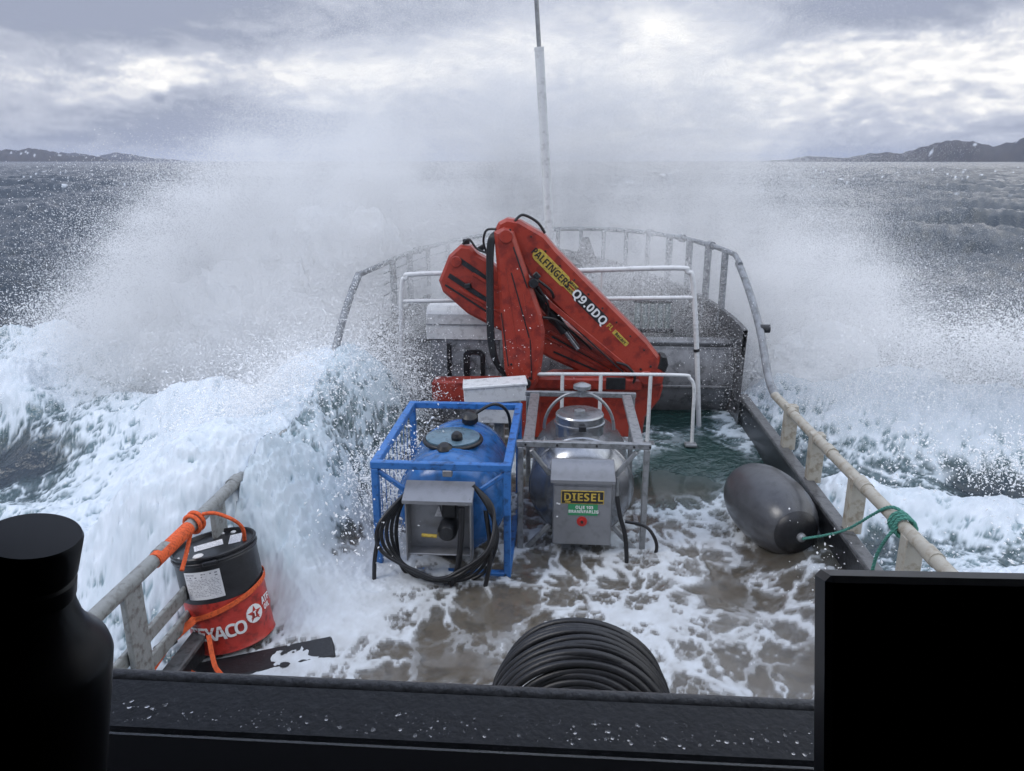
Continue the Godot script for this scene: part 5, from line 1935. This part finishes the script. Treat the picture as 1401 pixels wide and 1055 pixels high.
func build_spray() -> void:
	var g := RandomNumberGenerator.new()
	g.seed = 71
	var wisps := FastNoiseLite.new()
	wisps.seed = 14
	wisps.frequency = 0.55
	wisps.fractal_octaves = 4
	wisps.fractal_gain = 0.6
	var cell := 0.30
	var levels := [50, 170, 560, 1600, 4200]
	var variants := []
	for l in 5:
		for k in 2:
			variants.append([drop_cell(200 + l * 2 + k, levels[l], cell), []])
	for ix in 54:
		for ih in 22:
			for jf in 34:
				var c := Vector3(-8.2 + ix * cell, -0.45 + ih * cell, 5.2 + jf * cell)
				var d := 0.0
				for b in BURSTS:
					var dx: float = (c.x - b[0]) / b[3]
					var dh: float = (c.y - b[1]) / b[4]
					var df: float = (c.z - b[2]) / b[5]
					var q := dx * dx + dh * dh + df * df
					if b[7] > 0.0:
						if q < 2.2:
							d += b[6] * pow(1.0 - q / 2.2, 1.3)
					elif q < 5.0:
						d += b[6] * exp(-1.15 * q)
				if d < 3.0:
					continue
				var w := wisps.get_noise_3d(c.x + c.y * 0.5, c.y * 0.8, c.z)
				d *= 6.6 * clampf(1.0 + 1.7 * w, 0.12, 2.0)
				if d < levels[0] and g.randf() > d / levels[0]:
					continue
				var l := 0
				while l < 4 and d > levels[l + 1]:
					l += 1
				if l < 4 and d > levels[l] and g.randf() < (d - levels[l]) / (levels[l + 1] - levels[l]):
					l += 1
				var turn := Basis(Vector3.UP, PI / 2 * g.randi_range(0, 3)) * Basis(Vector3.RIGHT, PI / 2 * g.randi_range(0, 3))
				variants[l * 2 + g.randi_range(0, 1)][1].append(Transform3D(turn, P(c.x, c.y, c.z) + Vector3(g.randf_range(-0.03, 0.03), g.randf_range(-0.03, 0.03), g.randf_range(-0.03, 0.03))))
	var burst := Node3D.new()
	burst.name = numbered("spray_burst")
	add_child(burst)
	tag(burst, "white spray bursting over and beside the bow", "spray", "", "stuff")
	for v in variants:
		if v[1].is_empty():
			continue
		var mm := MultiMesh.new()
		mm.transform_format = MultiMesh.TRANSFORM_3D
		mm.mesh = v[0]
		mm.instance_count = v[1].size()
		for i in v[1].size():
			mm.set_instance_transform(i, v[1][i])
		var o := MultiMeshInstance3D.new()
		o.name = part_name(burst, "droplets")
		o.multimesh = mm
		burst.add_child(o, true)
		tag(o, "", "", "", "stuff")
	var heart := SurfaceTool.new()  # solid white core added inside the droplets to make the spray brighter
	heart.begin(Mesh.PRIMITIVE_TRIANGLES)
	var lumps := FastNoiseLite.new()
	lumps.seed = 33
	lumps.frequency = 0.9
	lumps.fractal_octaves = 5
	lumps.fractal_gain = 0.58
	var base := 0
	for q in [[-4.05, 0.55, 9.9, 1.35, 1.15, 0.8], [-3.0, 0.95, 10.5, 1.3, 1.35, 0.8], [-5.0, 0.25, 9.5, 0.85, 0.75, 0.6], [3.2, 0.3, 9.8, 0.8, 0.65, 0.5]]:
		for i in 81:
			for j in 120:
				var th := PI * i / 80.0
				var ph := TAU * j / 120.0
				var d := Vector3(sin(th) * cos(ph), cos(th), sin(th) * sin(ph))
				var p := Vector3(q[0] + d.x * q[3], q[1] + d.y * q[4], q[2] + d.z * q[5])
				var k := 1.0 + 0.55 * lumps.get_noise_3d(p.x, p.y, p.z)
				p = Vector3(q[0] + d.x * q[3] * k, q[1] + d.y * q[4] * k, q[2] + d.z * q[5] * k)
				heart.set_color(Color(0.86, 0.88, 0.90))
				heart.add_vertex(P(p.x, p.y, p.z))
		for i in 80:
			for j in 120:
				var a := base + i * 120 + j
				var b := base + i * 120 + (j + 1) % 120
				for e in [a, b, b + 120, a, b + 120, a + 120]:
					heart.add_index(e)
		base += 81 * 120
	var hm := obj("added_white_core", heart, M.foam, burst)
	tag(hm, "", "", "", "stuff")
	var mid := cluster(2, 260, 0.24, 0.0015, 0.0055, 1.0, 8)
	var splat := cluster(3, 90, 0.16, 0.003, 0.011, 1.6, 8)
	scatter("flying_spray", "larger drops at the ragged edges of the spray", mid, 92, [
		[-5.7, 1.1, 9.5, 0.8, 1.1, 0.8, 240], [-4.6, 2.2, 10.2, 1.1, 0.5, 0.8, 90], [-3.0, 0.8, 7.6, 1.2, 0.4, 1.0, 160], [-2.35, 1.0, 7.7, 0.35, 0.5, 0.8, 170], [-1.95, 0.7, 7.9, 0.35, 0.4, 0.4, 60],
		[4.8, 0.95, 8.4, 1.6, 0.40, 0.5, 220], [3.2, 0.9, 8.4, 0.8, 0.6, 0.7, 120], [2.05, 0.8, 8.3, 0.12, 0.5, 0.3, 12], [0.8, 1.4, 9.3, 1.2, 0.5, 0.5, 40], [-0.5, 1.2, 7.2, 1.5, 0.8, 0.6, 2], [-6.5, 0.7, 8.8, 1.2, 0.5, 0.8, 60],
	], 0.6, 1.4)
	scatter("splashes", "clots of foam thrown up along the port rail and wave crests", splat, 93, [
		[-2.3, 0.95, 7.3, 0.35, 0.25, 0.8, 150], [-1.75, 0.65, 7.7, 0.25, 0.25, 0.4, 60], [-2.6, 0.95, 6.4, 0.4, 0.2, 0.8, 110], [-6.2, 0.95, 9.9, 1.2, 0.25, 0.5, 160], [5.0, 1.05, 8.3, 1.6, 0.22, 0.3, 170], [4.5, 0.5, 6.5, 1.6, 0.12, 0.2, 80], [-1.4, 0.45, 5.8, 0.3, 0.2, 0.7, 60], [4.5, 0.3, 5.0, 1.6, 0.1, 0.2, 40],
	], 0.5, 1.2)
	scatter("spray_jets", "streaks of white water thrown out from the bow", mid, 94, [
		[-5.3, 0.9, 9.4, 0.8, 0.8, 0.7, 130], [-4.6, 1.9, 10.0, 1.0, 0.6, 0.7, 110], [-3.2, 2.3, 10.4, 1.0, 0.6, 0.7, 70], [-2.4, 1.2, 8.6, 0.6, 0.7, 0.5, 90], [4.3, 1.0, 8.6, 1.2, 0.4, 0.5, 110], [3.0, 1.3, 9.4, 0.7, 0.5, 0.5, 60],
	], 0.7, 1.3, 1.0, P(-1.5, -0.6, 8.6))
